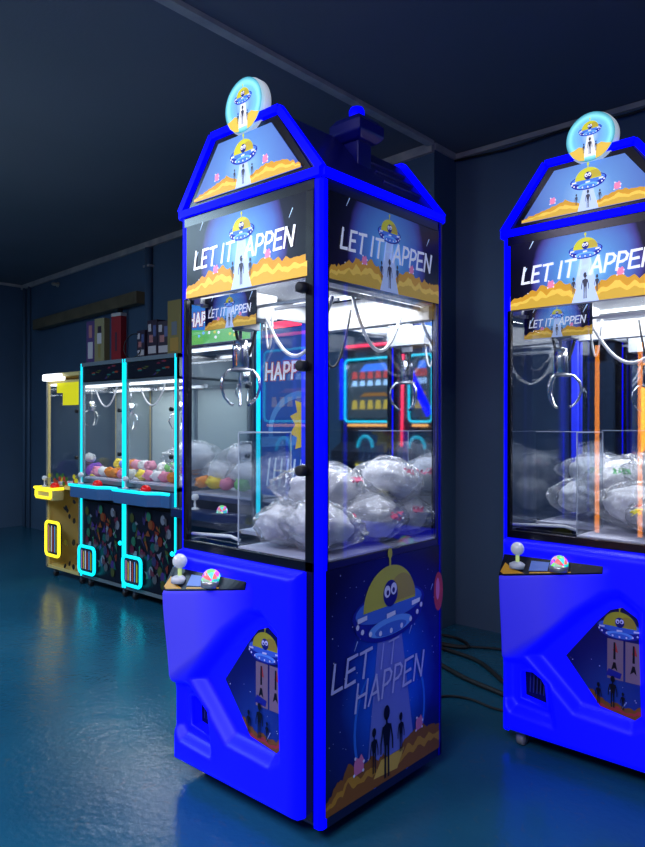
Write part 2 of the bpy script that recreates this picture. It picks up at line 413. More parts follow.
def shell_height(x, z):
    edge = min(x-X0, X1-x, z-Z0, Z1-z)
    hgt = .055*math.sqrt(max(0, 1-(1-min(edge/.03, 1))**2)) if edge < .03 else .055
    thick = 0.
    # the wedge that carries the control shelf: above the slanting lower edge, below the shelf
    dl = ((z-.36)*.40-(x+.30)*.29)/math.hypot(.40, .29)     # distance above the slanting line
    px = max(0, min(1, (.10-x)/.40))                         # fades to the right
    zs = .722
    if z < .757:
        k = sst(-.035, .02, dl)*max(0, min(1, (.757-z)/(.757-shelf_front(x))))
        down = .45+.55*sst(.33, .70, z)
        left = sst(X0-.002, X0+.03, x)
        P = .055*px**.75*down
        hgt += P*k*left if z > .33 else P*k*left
        thick = k*min(1, px*1.6)  # wedge mask for the painted lighter tone and weaker glow
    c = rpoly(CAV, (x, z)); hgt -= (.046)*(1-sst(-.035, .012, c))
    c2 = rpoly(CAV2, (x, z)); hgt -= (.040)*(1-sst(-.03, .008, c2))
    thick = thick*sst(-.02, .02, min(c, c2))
    flat = (1-sst(-.02, 0.0, min(c, c2)))
    return max(hgt, .002), thick

def letit_machine(label, loc, rz):
    t = thing('claw_machine', label, 'claw machine', loc, rz, 'blue house-shaped claw machines')
    # --- cabinet carcass
    m = MB()
    m.box(-hx+.012, hx-.012, -hy+.004, hy-.004, .055, .068, NAVY)
    for x in (-hx+.006, hx-.006): m.box(x-.005, x+.005, -hy+.02, hy-.02, .05, .84, NAVY)
    m.box(-hx+.02, hx-.02, hy-.012, hy-.004, .055, 2.0, BLACKF)
    m.box(-hx+.02, hx-.02, -hy+.07, -hy+.08, .05, .84, BLACKF)
    # frame rails, front and sides, at the sill and header
    m.box(-hx+.02, hx-.03, -hy-.004, -hy+.014, .812, .842, BLACKF)
    m.box(-hx+.02, hx-.03, -hy-.001, -hy+.012, 1.955, 2.0, BLACKF)
    m.box(-hx+.02, -hx+.036, -hy-.004, -hy+.014, .842, 1.70, BLACKF)
    m.box(hx-.062, hx-.03, -hy-.004, -hy+.014, .068, 1.955, BLACKF)
    for s in (-1, 1):
        a, b = sorted((s*hx, s*(hx-.02)))
        m.box(a, b, -hy+.02, hy-.02, .818, .840, NAVY)
        m.box(a, b, -hy+.02, hy-.02, .05, .085, NAVY)
        m.box(a, b, -hy+.02, hy-.02, 1.955, 2.0, NAVY)
        m.box(a, b, hy-.03, hy, .05, 2.0, NAVY)
        m.box(a, b, -hy+.02, -hy+.034, .085, 1.955, BLACKF)
    m.box(-hx, hx, hy-.02, hy-.0, .05, .1, NAVY)
    m.build('cabinet_frame', t, bevel=.0015)
    # --- corner posts
    def post(x, y, mat, wd=.024):
        m = MB(); sx, sy = (1 if x > 0 else -1), (1 if y > 0 else -1)
        P = [(x, y-sy*wd*1.15), (x, y-sy*.010), (x-sx*.010, y), (x-sx*wd*1.15, y), (x-sx*wd*1.15, y-sy*.008), (x-sx*.01, y-sy*wd*1.15)]
        m.prism(P, .052, 1.985, mat, 'z')
        return m.build('led_post', t)
    post(hx, -hy, LEDB); post(-hx, -hy, LEDB); post(hx, hy, LEDD, .02); post(-hx, hy, LEDD, .02)
    for x, y in ((-hx+.034, hy-.040),):
        m = MB(); m.box(x-.013, x+.013, y-.013, y+.013, .846, 1.68, LEDI); m.build('inner_column', t)
    # --- eave strips, gable outline strips
    for s in (-1, 1):
        m = MB(); m.bar((s*(hx+.003), -hy, 2.003), (s*(hx+.003), hy, 2.003), .018, .026, LEDB); m.build('led_strip', t)
        m = MB(); m.bar((-hx, s*(hy+.003), 2.003), (hx, s*(hy+.003), 2.003), .018, .026, LEDB); m.build('led_strip', t)
        yy = s*(hy+.001)
        for a, b in (((-hx, 2.012), (-.163, 2.240)), ((-.163, 2.240), (.163, 2.240)), ((.163, 2.240), (hx, 2.012))):
            m = MB(); m.bar((a[0], yy, a[1]), (b[0], yy, b[1]), .024, .019, LEDB, (0, 1, 0)); m.build('led_strip', t)
    # --- roof shell with louvre ribs
    m = MB()
    m.prism([(-hx+.004, 2.01), (hx-.004, 2.01), (.158, 2.234), (-.158, 2.234)], -hy+.008, hy-.008, ROOF)
    m.prism([(-.30, 2.02), (.30, 2.02), (.152, 2.226), (-.152, 2.226)], -hy+.002, -hy+.01, BLACKF)
    m.build('roof', t, bevel=.002)
    sl = Vector((hx-.158, 0, 2.01-2.234)).normalized()
    nrm = Vector((-sl.z, 0, sl.x)) * 1.0
    for k in range(3):
        m = MB()
        c = Vector((.158, 0, 2.234)) + sl*(.085+.055*k)
        m.bar(c+nrm*.002+Vector((0, .05, 0)), c+nrm*.002+Vector((0, .27, 0)), .012, .012, ROOF, nrm); m.build('roof_rib', t, bevel=.003)
    # --- chimney on the right slope
    m = MB(); cx, cy = .205, .0
    m.box(cx-.036, cx+.036, cy-.036, cy+.036, 2.06, 2.225, ROOF)
    ch = m.build('chimney', t, bevel=.004)
    m = MB()
    if True:
        V = []
        for h_, z_ in ((.046, 2.212), (.068, 2.234), (.068, 2.270), (.050, 2.294)): V += [(cx-h_, cy-h_, z_), (cx+h_, cy-h_, z_), (cx+h_, cy+h_, z_), (cx-h_, cy+h_, z_)]
        m.add(V, [(0, 3, 2, 1), (12, 13, 14, 15)]+[(4*i+j, 4*i+(j+1) % 4, 4*i+4+(j+1) % 4, 4*i+4+j) for i in range(3) for j in range(4)], ROOF)
    m.build('chimney_cap', t, bevel=.005)
    m = MB(); m.lathe([(.024, 0), (.027, .008), (.027, .035), (.022, .046), (.008, .052)], LEDB, (cx, cy, 2.292)); m.build('chimney_lamp', t)
    # --- gable sign
    gs = gable_art(1.0).build('gable_sign', t, (0, -hy-.004, 2.112), fixn=False); gs.scale = (.95, 1, .93)
    # --- round topper sign
    ctr = (.012, -hy+.004, 2.290)
    rs = MB(); M = Matrix.Rotation(R(90), 4, 'X')
    rs.lathe([(.001, -.021), (.088, -.021), (.092, -.016), (.092, .006), (.001, .006)], pm('topper rim', (.7, .75, .78), .3, 0, (.75, .85, .95), .35), M=M, n=48)
    rs.lathe([(.001, -.034), (.080, -.034), (.080, -.021), (.001, -.021)], NAVY, M=M, n=48)
    o = rs.build('round_sign', t, ctr)
    K = inks(.9); a = MB()
    edge = sky_ink('round', .9, [(0, srgb(190, 220, 250)), (.35, srgb(120, 170, 240)), (.68, srgb(120, 200, 250)), (.82, srgb(150, 245, 255)), (1, srgb(40, 130, 150))], 0, 0, 11.2, 11.2)
    ell(a, 0, 0, .088, .088, 0, edge, 48)
    poly(a, [(-.008, .018), (.008, .018), (.026, -.07), (-.026, -.07)], -.0005, K['white'])
    for s in (-1, 1):
        poly(a, [(s*.02, -.082), (s*.022, -.035), (s*.04, -.028), (s*.058, -.036), (s*.076, -.04), (s*.062, -.062), (s*.04, -.078)], -.0007, K['gold2'])
    ufo(a, 0, .025, .085, K, -.0009); alien(a, 0, -.062, .06, K['grey'], -.0026)
    for s in (-1, 1): alien(a, s*.022, -.055, .035, K['grey'], -.0026)
    a.build('sign_art', o, (0, -.0215, 0), fixn=False)
    # --- header banners
    banner_art(.59, .255, .95).build('header_banner', t, (-.010, -hy-.003, 1.828), fixn=False)
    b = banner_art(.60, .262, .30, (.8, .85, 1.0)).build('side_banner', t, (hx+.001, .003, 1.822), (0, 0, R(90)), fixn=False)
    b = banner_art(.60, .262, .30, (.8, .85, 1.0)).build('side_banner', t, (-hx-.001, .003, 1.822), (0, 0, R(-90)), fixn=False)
    m = MB(); m.box(-.305, .285, -hy+.004, -hy+.012, 1.697, 1.707, SILVER); m.build('header_trim', t)
    # --- lower side panels
    side_art(.0).build('side_panel', t, (hx+.001, 0, .45), (0, 0, R(90)), fixn=False)
    side_art(.0).build('side_panel', t, (-hx-.001, 0, .45), (0, 0, R(-90)), fixn=False)
    # --- glass
    m = MB(); m.box(-.305, .28, -hy+.003, -hy+.008, .842, 1.70, GLASS); m.build('front_glass', t)
    for s in (-1, 1):
        m = MB(); m.box(s*(hx-.006)-.0025, s*(hx-.006)+.0025, -hy+.03, hy-.03, .842, 1.955, GLASS); m.build('side_glass', t)
    m = MB(); m.box(-.31, .31, hy-.022, hy-.014, .845, 1.72, MIRROR); m.build('back_mirror', t)
    # --- prize bed and chute
    m = MB()
    bz0, bz1 = .832, .846
    m.box(-.05, .33, -hy+.02, hy-.024, bz0, bz1, FLOORW); m.box(-.33, -.05, -.06, hy-.024, bz0, bz1, FLOORW)
    m.box(-.33, -.05, -hy+.02, -.06, .70, .704, BLACKF)
    m.build('prize_bed', t)
    m = MB(); m.box(-.052, -.048, -hy+.02, -.058, .846, 1.225, ACRYL); m.box(-.33, -.048, -.062, -.058, .846, 1.225, ACRYL)
    cw = m.build('chute_wall', t)
    m = MB()
    for p0, p1 in (((-.05, -hy+.02, 1.225), (-.05, -.06, 1.225)), ((-.33, -.06, 1.225), (-.05, -.06, 1.225)), ((-.05, -.06, .85), (-.05, -.06, 1.225)), ((-.05, -hy+.02, .85), (-.05, -hy+.02, 1.225))):
        m.bar(p0, p1, .0035, .0035, ACRE, (0, 1, 0) if p0[0] != p1[0] or p0[2] != p1[2] else (0, 0, 1))
    m.build('edge_strip', cw)
    m = MB(); m.tube([(-.31, -hy+.03, .86), (-.1, -hy+.03, .872), (-.06, -hy+.035, .862)], .006, WHITEP); m.build('chute_rail', t)
    # --- overhead gantry
    m = MB()
    m.box(-.315, .315, hy-.05, hy-.024, 1.635, 1.745, WHITEB)
    for s in (-1, 1): m.box(s*.3-.02, s*.3+.02, -.29, hy-.03, 1.685, 1.745, WHITEB)
    m.box(-.32, .32, -.32, hy-.03, 1.752, 1.76, WHITEB)
    m.build('light_housing', t, bevel=.002)
    for y in (-.285, .2):
        m = MB(); m.tube([(-.29, y, 1.742), (.29, y, 1.742)], .008, LEDW); m.build('lamp_tube', t)
    m = MB()
    for s in (-1, 1): m.box(s*.27-.008, s*.27+.008, -.29, .28, 1.672, 1.684, STEEL)
    m.box(-.27, .27, -.245, -.235, 1.648, 1.658, STEEL); m.box(-.27, .27, -.175, -.165, 1.648, 1.658, STEEL)
    m.build('gantry_rail', t)
    m = MB(); m.box(-.235, -.03, -.26, -.15, 1.615, 1.70, WHITEB); m.box(-.16, -.10, -.245, -.165, 1.585, 1.615, STEEL)
    car = m.build('claw_carriage', t, bevel=.002)
    banner_art(.27, .115, .35).build('carriage_banner', car, (-.145, -.268, 1.648), fixn=False)
    # cables
    def sag(a, b, dz, n=14):
        a, b = Vector(a), Vector(b)
        return [a.lerp(b, i/n)+Vector((0, 0, -dz*4*(i/n)*(1-i/n))) for i in range(n+1)]
    m = MB()
    m.tube(sag((-.04, -.20, 1.64), (.27, -.20, 1.66), .17), .0065, WIRE); m.build('cable', t); m = MB(); m.tube(sag((.27, -.1, 1.67), (.22, .24, 1.65), .15), .006, WIRE); m.build('cable', t); m = MB()
    m.tube(sag((.0, -.2, 1.65), (-.05, -.19, 1.64), .13), .004, WIRE)
    m.build('cable', t)
    m = MB(); m.tube(sag((-.2, -.2, 1.63), (-.11, -.17, 1.62), .13), .006, BLACKR); m.build('cable', t); m = MB(); m.tube(sag((.1, -.1, 1.65), (.18, .0, 1.65), .2), .004, BLACKR); m.build('cable', t)
    # claw
    cx, cy = -.16, -.205
    m = MB()
    m.tube([(cx, cy, 1.60), (cx, cy, 1.545)], .006, STEEL)
    m.lathe([(.012, .10), (.026, .095), (.03, .06), (.03, .0), (.022, -.012), (.01, -.016)], CHROME, (cx, cy, 1.455), 20)
    m.lathe([(.012, 0), (.04, .002), (.04, .01), (.012, .014)], STEEL, (cx, cy, 1.44), 16)
    cl = m.build('claw', t)
    for k in range(3):
        a = R(20+120*k); d = Vector((math.cos(a), math.sin(a), 0))
        pts = [Vector((cx, cy, 1.45))+d*r_+Vector((0, 0, z)) for r_, z in ((.025, 0), (.05, -.006), (.072, -.032), (.078, -.065), (.066, -.1), (.045, -.122), (.03, -.128))]
        m = MB(); m.tube(pts, [.005, .005, .0055, .0055, .005, .0045, .006], CHROME); m.build('prong', cl)
    # latches on the right edge of the front glass
    for z in (1.665, 1.43, 1.115):
        m = MB(); m.lathe([(.016, 0), (.018, .006), (.016, .028), (.010, .03)], BLACKR, (0, 0, 0), 16, Matrix.Rotation(R(90), 4, 'X'))
        m.box(-.03, .0, -.012, -.004, -.008, .008, BLACKR)
        m.build('door_latch', t, (.272, -hy+.002, z))
    # --- glowing plastic front
    nx, nz = 88, 106; vs = []; fs = []; th = []
    zs = []
    for j in range(nz+1):
        zs.append(Z0+(Z1-Z0)*j/nz)
    for j in range(nz+1):
        for i in range(nx+1):
            x, z = X0+(X1-X0)*i/nx, zs[j]
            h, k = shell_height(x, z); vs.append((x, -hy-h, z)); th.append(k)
    for j in range(nz):
        for i in range(nx):
            a = j*(nx+1)+i; cxz = (X0+(X1-X0)*(i+.5)/nx, Z0+(Z1-Z0)*(j+.5)/nz)
            if rpoly(WIN2, cxz) > .004: fs.append((a, a+1, a+nx+2, a+nx+1))
    # returns to the cabinet
    border = [i for i in range(nx+1)] + [j*(nx+1)+nx for j in range(1, nz+1)] + [nz*(nx+1)+i for i in range(nx-1, -1, -1)] + [j*(nx+1) for j in range(nz-1, 0, -1)]
    o0 = len(vs)
    for b_ in border: vs.append((vs[b_][0], -hy+.004, vs[b_][2])); th.append(.3)
    for k in range(len(border)):
        k2 = (k+1) % len(border); fs.append((border[k], o0+k, o0+k2, border[k2]))
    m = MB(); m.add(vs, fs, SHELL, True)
    mo = MB(); mo.tube([(x, -hy-.016, z) for x, z in WIN2], .009, SHELL, 8, True)
    k_ = len(WIN2); mo.add([(x, y_, z) for y_ in (-hy-.016, -hy+.045) for x, z in WIN2], [(i, (i+1) % k_, (i+1) % k_+k_, i+k_) for i in range(k_)], SHELL)
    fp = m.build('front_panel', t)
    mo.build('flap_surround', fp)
    at = fp.data.attributes.new('wedge_mask', 'FLOAT', 'POINT'); at.data.foreach_set('value', th)
    # windows in the front panel
    K = inks(0, (.6, .6, 1.)); a = MB(); yb = -hy-.014
    sky = sky_ink('window', .0, [(0, srgb(25, 60, 160)), (.5, srgb(12, 20, 110)), (1, srgb(8, 8, 60))], .1, .3, 3, 3)
    a.prism(WIN, 0, .006, sky)
    import functools
    def clip(pts):   # keep artwork polygons inside the window outline (convex clip)
        out = pts
        n = len(WIN)
        area = sum(WIN[i][0]*WIN[(i+1) % n][1]-WIN[(i+1) % n][0]*WIN[i][1] for i in range(n)); sg = 1 if area > 0 else -1
        for i in range(n):
            ax, az = WIN[i]; bx, bz = WIN[(i+1) % n]; res = []
            f = lambda q: sg*((bx-ax)*(q[1]-az)-(bz-az)*(q[0]-ax))
            for k in range(len(out)):
                p_, q_ = out[k-1], out[k]; fp_, fq = f(p_), f(q_)
                if (fp_ >= 0) != (fq >= 0):
                    tt = fp_/(fp_-fq); res.append((p_[0]+(q_[0]-p_[0])*tt, p_[1]+(q_[1]-p_[1])*tt))
                if fq >= 0: res.append(q_)
            out = res
            if len(out) < 3: return None
        return out
    raw = MB()
    hills(raw, -.08, .20, .23, [(-.08, .36), (-.03, .33), (.02, .295), (.08, .275), (.2, .27)], K['brown'], K['red'], K['brown'], -.001, 5, .02)
    wood = ink('window plank', srgb(120, 100, 130), 0)
    for x0 in (.075, .137): poly(raw, [(x0, .36), (x0+.055, .36), (x0+.055, .50), (x0, .50)], -.0012, wood)
    for x0 in (.10, .165):
        poly(raw, [(x0-.006, .46), (x0+.012, .455), (x0+.004, .49)], -.0016, K['red']); poly(raw, [(x0-.004, .43), (x0+.004, .43), (x0+.003, .49), (x0-.003, .49)], -.0018, K['dark'])
        poly(raw, [(x0-.012, .39), (x0, .40), (x0+.01, .39), (x0+.004, .42), (x0-.004, .42)], -.0018, K['dark'])
    poly(raw, [(.07, .37), (.12, .365), (.125, .385), (.08, .395)], -.002, K['ring'])
    ufo(raw, .118, .54, .16, K, -.002)
    for x0, h_ in ((.095, .11), (.045, .075), (.13, .06)): alien(raw, x0, .262, h_, K['dark'], -.0052)
    stars(raw, .4, .9, 60, 8, K, -.001, 3)
    for f, mi in zip(raw.f, raw.mi):
        pts = [(raw.v[k][0], raw.v[k][2]) for k in f]; y_ = raw.v[f[0]][1]
        c = clip(pts)
        if c: poly(a, c, y_, raw.m[mi])
    a.build('front_window', fp, (0, yb, 0), fixn=False)
    a = MB(); a.prism(WIN2, 0, .006, pm('dark prize flap', (.004, .005, .02), .15))
    for k in range(7): poly(a, [(-.24+k*.014, .215), (-.235+k*.014, .215), (-.232+k*.014, .29), (-.237+k*.014, .29)], -.001, pm('flap slats', (.03, .04, .12), .3))
    a.build('prize_flap', fp, (0, -hy+.030, 0), fixn=False)
    # control shelf: dark printed plate following the wedge outline
    def tip(x): return shell_height(x, .70)[0]
    V = []; nn = 16
    def prot(x): return shell_height(x, shelf_front(x)-.002)[0]
    for i in range(nn+1):
        x = -.300+.375*i/nn; yf = -hy-prot(x); e = .010 if 0 < i < nn else .014
        fr = Vector((x, yf-.001, shelf_front(x)+.001)); bk = Vector((x, -hy-.0555, .7575)); d_ = (bk-fr)
        for q_ in (fr+d_*.08, bk-d_*.06): V += [q_+Vector((0, -.0035, .0035)), q_+Vector((0, .002, -.004))]
    m = MB(); F_ = []
    for i in range(nn):
        a_ = 4*i; b_ = a_+4
        F_ += [(a_, b_, b_+2, a_+2), (a_+1, a_+3, b_+3, b_+1), (a_, a_+1, b_+1, b_), (a_+2, b_+2, b_+3, a_+3)]
    F_ += [(0, 2, 3, 1), (4*nn, 4*nn+1, 4*nn+3, 4*nn+2)]
    m.add(V, F_, pm('control plate', (.006, .008, .02), .35, 0, None, 0, .2))
    Kc = inks(.12)
    def on(x, t_):   # point on the sloping plate, t_ 0 front .. 1 back
        fr = Vector((x, -hy-prot(x)-.001, shelf_front(x)+.001)); bk = Vector((x, -hy-.0555, .7575)); q_ = fr.lerp(bk, .08+.86*t_); return q_+Vector((0, -.0042, .0042))
    def flat(P, mt): m.add([on(x, t_) for x, t_ in P], [tuple(range(len(P)))], mt)
    flat([(-.295, .15), (-.285, .6), (-.25, .3), (-.2, .05), (-.28, .03)], Kc['gold'])
    flat([(-.185, .2), (-.185, .8), (-.115, .8), (-.115, .2)], ink('plate panel', srgb(90, 120, 200), .12))
    flat([(-.18, .04), (-.03, .04), (-.03, .12), (-.18, .12)], Kc['gold'])
    cp = m.build('control_panel', t)
    jx, jy = -.235, on(-.235, .55).y
    JZ = on(-.235, .55).z-.002
    m = MB(); m.lathe([(.030, -.012), (.030, .004), (.02, .009), (.012, .012)], WHITEP, (jx, jy, JZ), 24); m.lathe([(.007, .0), (.007, .036), (.010, .038)], pm('lit stick', (.6, .7, .3), .3, 0, (.6, .8, .25), .5), (jx, jy, JZ), 12)
    j = m.build('joystick', t)
    m = MB(); m.lathe([(.006, -.024)]+[(.025*math.cos(a_), .025*math.sin(a_)) for a_ in [R(-70+14*i) for i in range(11)]]+[(.004, .025)], CLEARK, (jx, jy, JZ+.060), 20); m.build('ball_knob', j)
    m = MB(); bx_, by_ = -.075, on(-.075, .5).y
    m.lathe([(.035, -.014), (.035, .005), (.03, .008)], SILVER, (0, 0, 0), 24); m.lathe([(.032, .006), (.031, .018), (.026, .03), (.016, .039), (.004, .043)], rainbow(), (0, 0, 0), 28)
    m.build('push_button', t, (bx_, by_, on(-.075, .5).z))
    # casters
    for x in (-hx+.07, hx-.07):
        for y in (-hy+.03, hy-.06):
            m = MB(); m.box(x-.022, x+.022, y-.02, y+.02, .047, .055, STEEL); m.box(x-.020, x-.016, y-.014, y+.014, .02, .05, STEEL); m.box(x+.016, x+.020, y-.014, y+.014, .02, .05, STEEL)
            c_ = m.build('caster', t)
            m = MB(); m.lathe([(.008, -.014), (.024, -.014), (.026, -.008), (.026, .008), (.024, .014), (.008, .014)], pm('caster wheel', (.25, .24, .22), .5), (x, y, .027), 24, Matrix.Rotation(R(90), 4, 'Y')); m.build('wheel', c_)
    ld = bpy.data.lights.new('chamber_light', 'AREA'); ld.shape = 'RECTANGLE'; ld.size = .5; ld.size_y = .5; ld.energy = 11.5; ld.color = (.93, .96, 1)
    lo = bpy.data.objects.new('chamber_light', ld); col.objects.link(lo); lo.parent = t; lo.location = (0, 0, 1.735)
    return t

def rainbow():
    if 'rainbow' in _m: return _m['rainbow']
    m, nt, out = new_mat('rainbow lit dome'); L = nt.links.new
    tc = N(nt, 'ShaderNodeTexCoord'); v = N(nt, 'ShaderNodeTexVoronoi'); v.inputs['Scale'].default_value = 55
    L(tc.outputs['Object'], v.inputs['Vector'])
    hs = N(nt, 'ShaderNodeHueSaturation'); hs.inputs['Saturation'].default_value = 2.0; hs.inputs['Value'].default_value = 1.4
    L(v.outputs['Color'], hs.inputs['Color'])
    b = N(nt, 'ShaderNodeBsdfPrincipled'); b.inputs['Base Color'].default_value = (.25, .25, .28, 1); b.inputs['Roughness'].default_value = .15
    L(hs.outputs[0], b.inputs['Emission Color']); b.inputs['Emission Strength'].default_value = .9
    L(b.outputs[0], out.inputs[0]); _m['rainbow'] = m
    return m

main = letit_machine('tall blue house-roofed claw machine in the middle, its lettered side panel in full view', (-hx, hy, 0), 0)
RQ = (.7461, .9923, -.012)
def rt(x, y, z=0):   # local coords of the right machine (origin base centre) -> world
    c, s = math.cos(RQ[2]), math.sin(RQ[2]); x -= hx; y += hy
    return (RQ[0]+c*x-s*y, RQ[1]+s*x+c*y, z)
second = copy_tree(main); second.location = rt(0, 0); second.rotation_euler = (0, 0, RQ[2])
for ch in main.children:
    if ch.name.startswith('caster') and ch.data.vertices[0].co.y < 0: ch.location.y = .055
second['label'] = 'blue house-roofed claw machine cut off by the right edge of the photo'

# ------------------------------------------------------------------ prize bags
def film_mat():
    m, nt, out = new_mat('crinkled clear plastic film'); L = nt.links.new
    tc = N(nt, 'ShaderNodeTexCoord')
    mp = N(nt, 'ShaderNodeMapping'); mp.inputs['Scale'].default_value = (1.1, 3.2, 3.2); L(tc.outputs['Object'], mp.inputs[0])
    n0 = N(nt, 'ShaderNodeTexNoise'); n0.inputs['Scale'].default_value = .9; n0.inputs['Detail'].default_value = 2; n0.inputs['Distortion'].default_value = 1.0; L(mp.outputs[0], n0.inputs[0])
    n1 = N(nt, 'ShaderNodeTexNoise'); n1.inputs['Scale'].default_value = 2.6; n1.inputs['Detail'].default_value = 2.5; n1.inputs['Distortion'].default_value = 1.4; L(tc.outputs['Object'], n1.inputs[0])
    sm = N(nt, 'ShaderNodeMath', operation='ADD'); L(n0.outputs[0], sm.inputs[0]); L(n1.outputs[0], sm.inputs[1])
    bp = N(nt, 'ShaderNodeBump'); bp.inputs['Strength'].default_value = 1.; bp.inputs['Distance'].default_value = .10; L(sm.outputs[0], bp.inputs['Height'])
    t = N(nt, 'ShaderNodeBsdfTransparent'); t.inputs[0].default_value = (.93, .94, .96, 1)
    g = N(nt, 'ShaderNodeBsdfGlossy'); g.inputs['Roughness'].default_value = .13; g.inputs['Color'].default_value = (1, 1, 1, 1); L(bp.outputs[0], g.inputs['Normal'])
    d = N(nt, 'ShaderNodeBsdfDiffuse'); d.inputs[0].default_value = (.8, .82, .86, 1); L(bp.outputs[0], d.inputs['Normal'])
    lw = N(nt, 'ShaderNodeLayerWeight'); lw.inputs[0].default_value = .35
    ad = N(nt, 'ShaderNodeMath', operation='MULTIPLY_ADD'); ad.inputs[1].default_value = .5; ad.inputs[2].default_value = .16; L(lw.outputs['Facing'], ad.inputs[0])
    m1 = N(nt, 'ShaderNodeMixShader'); m1.inputs[0].default_value = .35; L(g.outputs[0], m1.inputs[1]); L(d.outputs[0], m1.inputs[2])
    m2 = N(nt, 'ShaderNodeMixShader'); L(ad.outputs[0], m2.inputs[0]); L(t.outputs[0], m2.inputs[1]); L(m1.outputs[0], m2.inputs[2]); L(m2.outputs[0], out.inputs[0])
    return m
FILM = film_mat()
PLUSHW = pm('white plush fabric', (.74, .74, .77), .8)
BAGMARK = {k: pm('bag print '+k, c, .4) for k, c in dict(pink=(.75, .12, .25), dark=(.05, .06, .07), yellow=(.7, .6, .05), green=(.1, .35, .15)).items()}
def bag_meshes(seed):
    off = Vector((seed*7.3, seed*3.1, seed*1.7))
    b = bmesh.new(); bmesh.ops.create_icosphere(b, subdivisions=5, radius=1)
    for v in b.verts:
        d = v.co.normalized()
        r = 1+.12*noise.noise(d*1.3+off)
        u = Vector((d.x*1.2, d.y*3.4, d.z*3.4))
        rd = 1-abs(noise.noise(u+off*2)); r += .09*(rd**5-.3)
        rd = 1-abs(noise.noise(d*6.5+off*3)); r += .035*(rd**5-.2)
        if abs(d.x) > .62:                                     # gathered, pinched ends
            k = abs(d.x)-.62; r += k*.75*(1+.5*noise.noise(d*9+off)); pinch = 1-k*.9
        else: pinch = 1
        v.co = Vector((d.x*r, d.y*r*.76*pinch, d.z*r*.60*pinch))
    for f in b.faces: f.smooth = True
    me = bpy.data.meshes.new('plastic_film'); b.to_mesh(me); b.free(); me.materials.append(FILM)
    b = bmesh.new(); bmesh.ops.create_icosphere(b, subdivisions=4, radius=1)
    for v in b.verts:
        d = v.co.normalized(); bil = abs(noise.noise(d*1.7+off))
        r = .80+.16*bil*1.6+.03*noise.noise(d*5+off)
        v.co = Vector((d.x*r*.98, d.y*r*.74, d.z*r*.58))
    for f in b.faces: f.smooth = True
    mi = bpy.data.meshes.new('prize_bag'); b.to_mesh(mi); b.free(); mi.materials.append(PLUSHW)
    return me, mi
BM = [bag_meshes(s) for s in range(5)]
rr = random.Random(5)
def bag(x, y, z, s, rz, tilt, v, label, group, mark=None, sq=1., down=False):
    s *= 1.05
    o = bpy.data.objects.new('prize_bag', BM[v % 5][1]); col.objects.link(o)
    o.location = (x, y, z); o.scale = (s, s, s*sq); o.rotation_euler = (tilt, R(rr.uniform(-8, 8)), rz)
    tag(o, label, 'bag', group)
    fl = bpy.data.objects.new('plastic_film', BM[v % 5][0]); col.objects.link(fl); fl.parent = o
    for (kc, ax, az, sz) in (mark or []):
        mb = MB(); d0 = Vector((math.cos(ax)*math.cos(az), math.sin(ax)*math.cos(az), math.sin(az)))
        me = BM[v % 5][0]
        near = min(me.vertices, key=lambda q: (q.co.normalized()-d0).length)
        c = near.co; n_ = near.normal; u = n_.cross(Vector((0, 0, 1))).normalized(); w = n_.cross(u)
        sel = []
        for f in me.polygons:
            q = f.center-c; a_, b_ = q.dot(u), q.dot(w)
            if q.length < sz*1.3 and abs(a_) < sz and abs(b_) < sz*.45 and noise.noise(f.center*14+Vector((v, 0, 0))) > -.16: sel.append(f)
        for f in sel: mb.add([me.vertices[k].co + me.vertices[k].normal*.006 for k in f.vertices], [tuple(range(len(f.vertices)))], BAGMARK[kc], True)
        if sel: mb.build('printed_patch', o, fixn=False)
    return o
# main machine: x -.68..0, y 0..-> back .64, bed z .846
G = 'clear bags of white plush in the middle machine'
spots = [  # x, y, z, size, rz, tilt, mesh, label, marks
 (-.13, .13, .93, .125, .3, .1, 0, 'clear plush bag lying against the front glass beside the corner post', [('pink', 0.2, .3, .1)]),
 (-.115, .36, .94, .145, 1.4, 0, 1, 'bag with a black mark lying along the side glass', [('dark', -.4, .75, .2), ('pink', -1.3, .1, .2)]),
 (-.11, .555, .93, .12, 1.2, .1, 2, 'bag with a pink mark in the far lower corner by the side glass', [('pink', -1.4, .35, .2)]),
 (-.30, .56, .95, .13, .1, 0, 3, 'bag at the mirror behind the front row of bags', [('pink', -1.0, .3, .2)]),
 (-.21, .25, 1.03, .135, .8, 0, 4, 'crumpled bag on top of the pile just right of the corner post', [('pink', -.5, .4, .16)]),
 (-.12, .50, 1.055, .13, 1.5, 0, 0, 'large bag topping the pile at the back of the middle machine', [('pink', -1.5, .4, .2), ('pink', -.4, .3, .17)]),
 (-.27, .10, .925, .11, -.5, 0, 1, 'bag with yellow spots nearest the chute wall', [('yellow', -2.6, .1, .25), ('yellow', -2.2, -.4, .18)]),
 (-.30, .33, .94, .13, .2, 0, 2, 'bag in the middle of the pile behind the chute wall', None),
 (-.46, .44, .92, .11, .6, 0, 3, 'bag lying behind the chute near the left glass', None),
 (-.34, .45, 1.04, .11, -.3, 0, 4, 'bag on top of the pile left of the corner post', None),
 (-.49, .56, .93, .11, 1.0, 0, 0, 'bag in the back left corner of the middle machine', None)]
for s in spots: bag(*s[:7], s[7], G, s[8])
G = 'clear bags of white plush in the right machine'
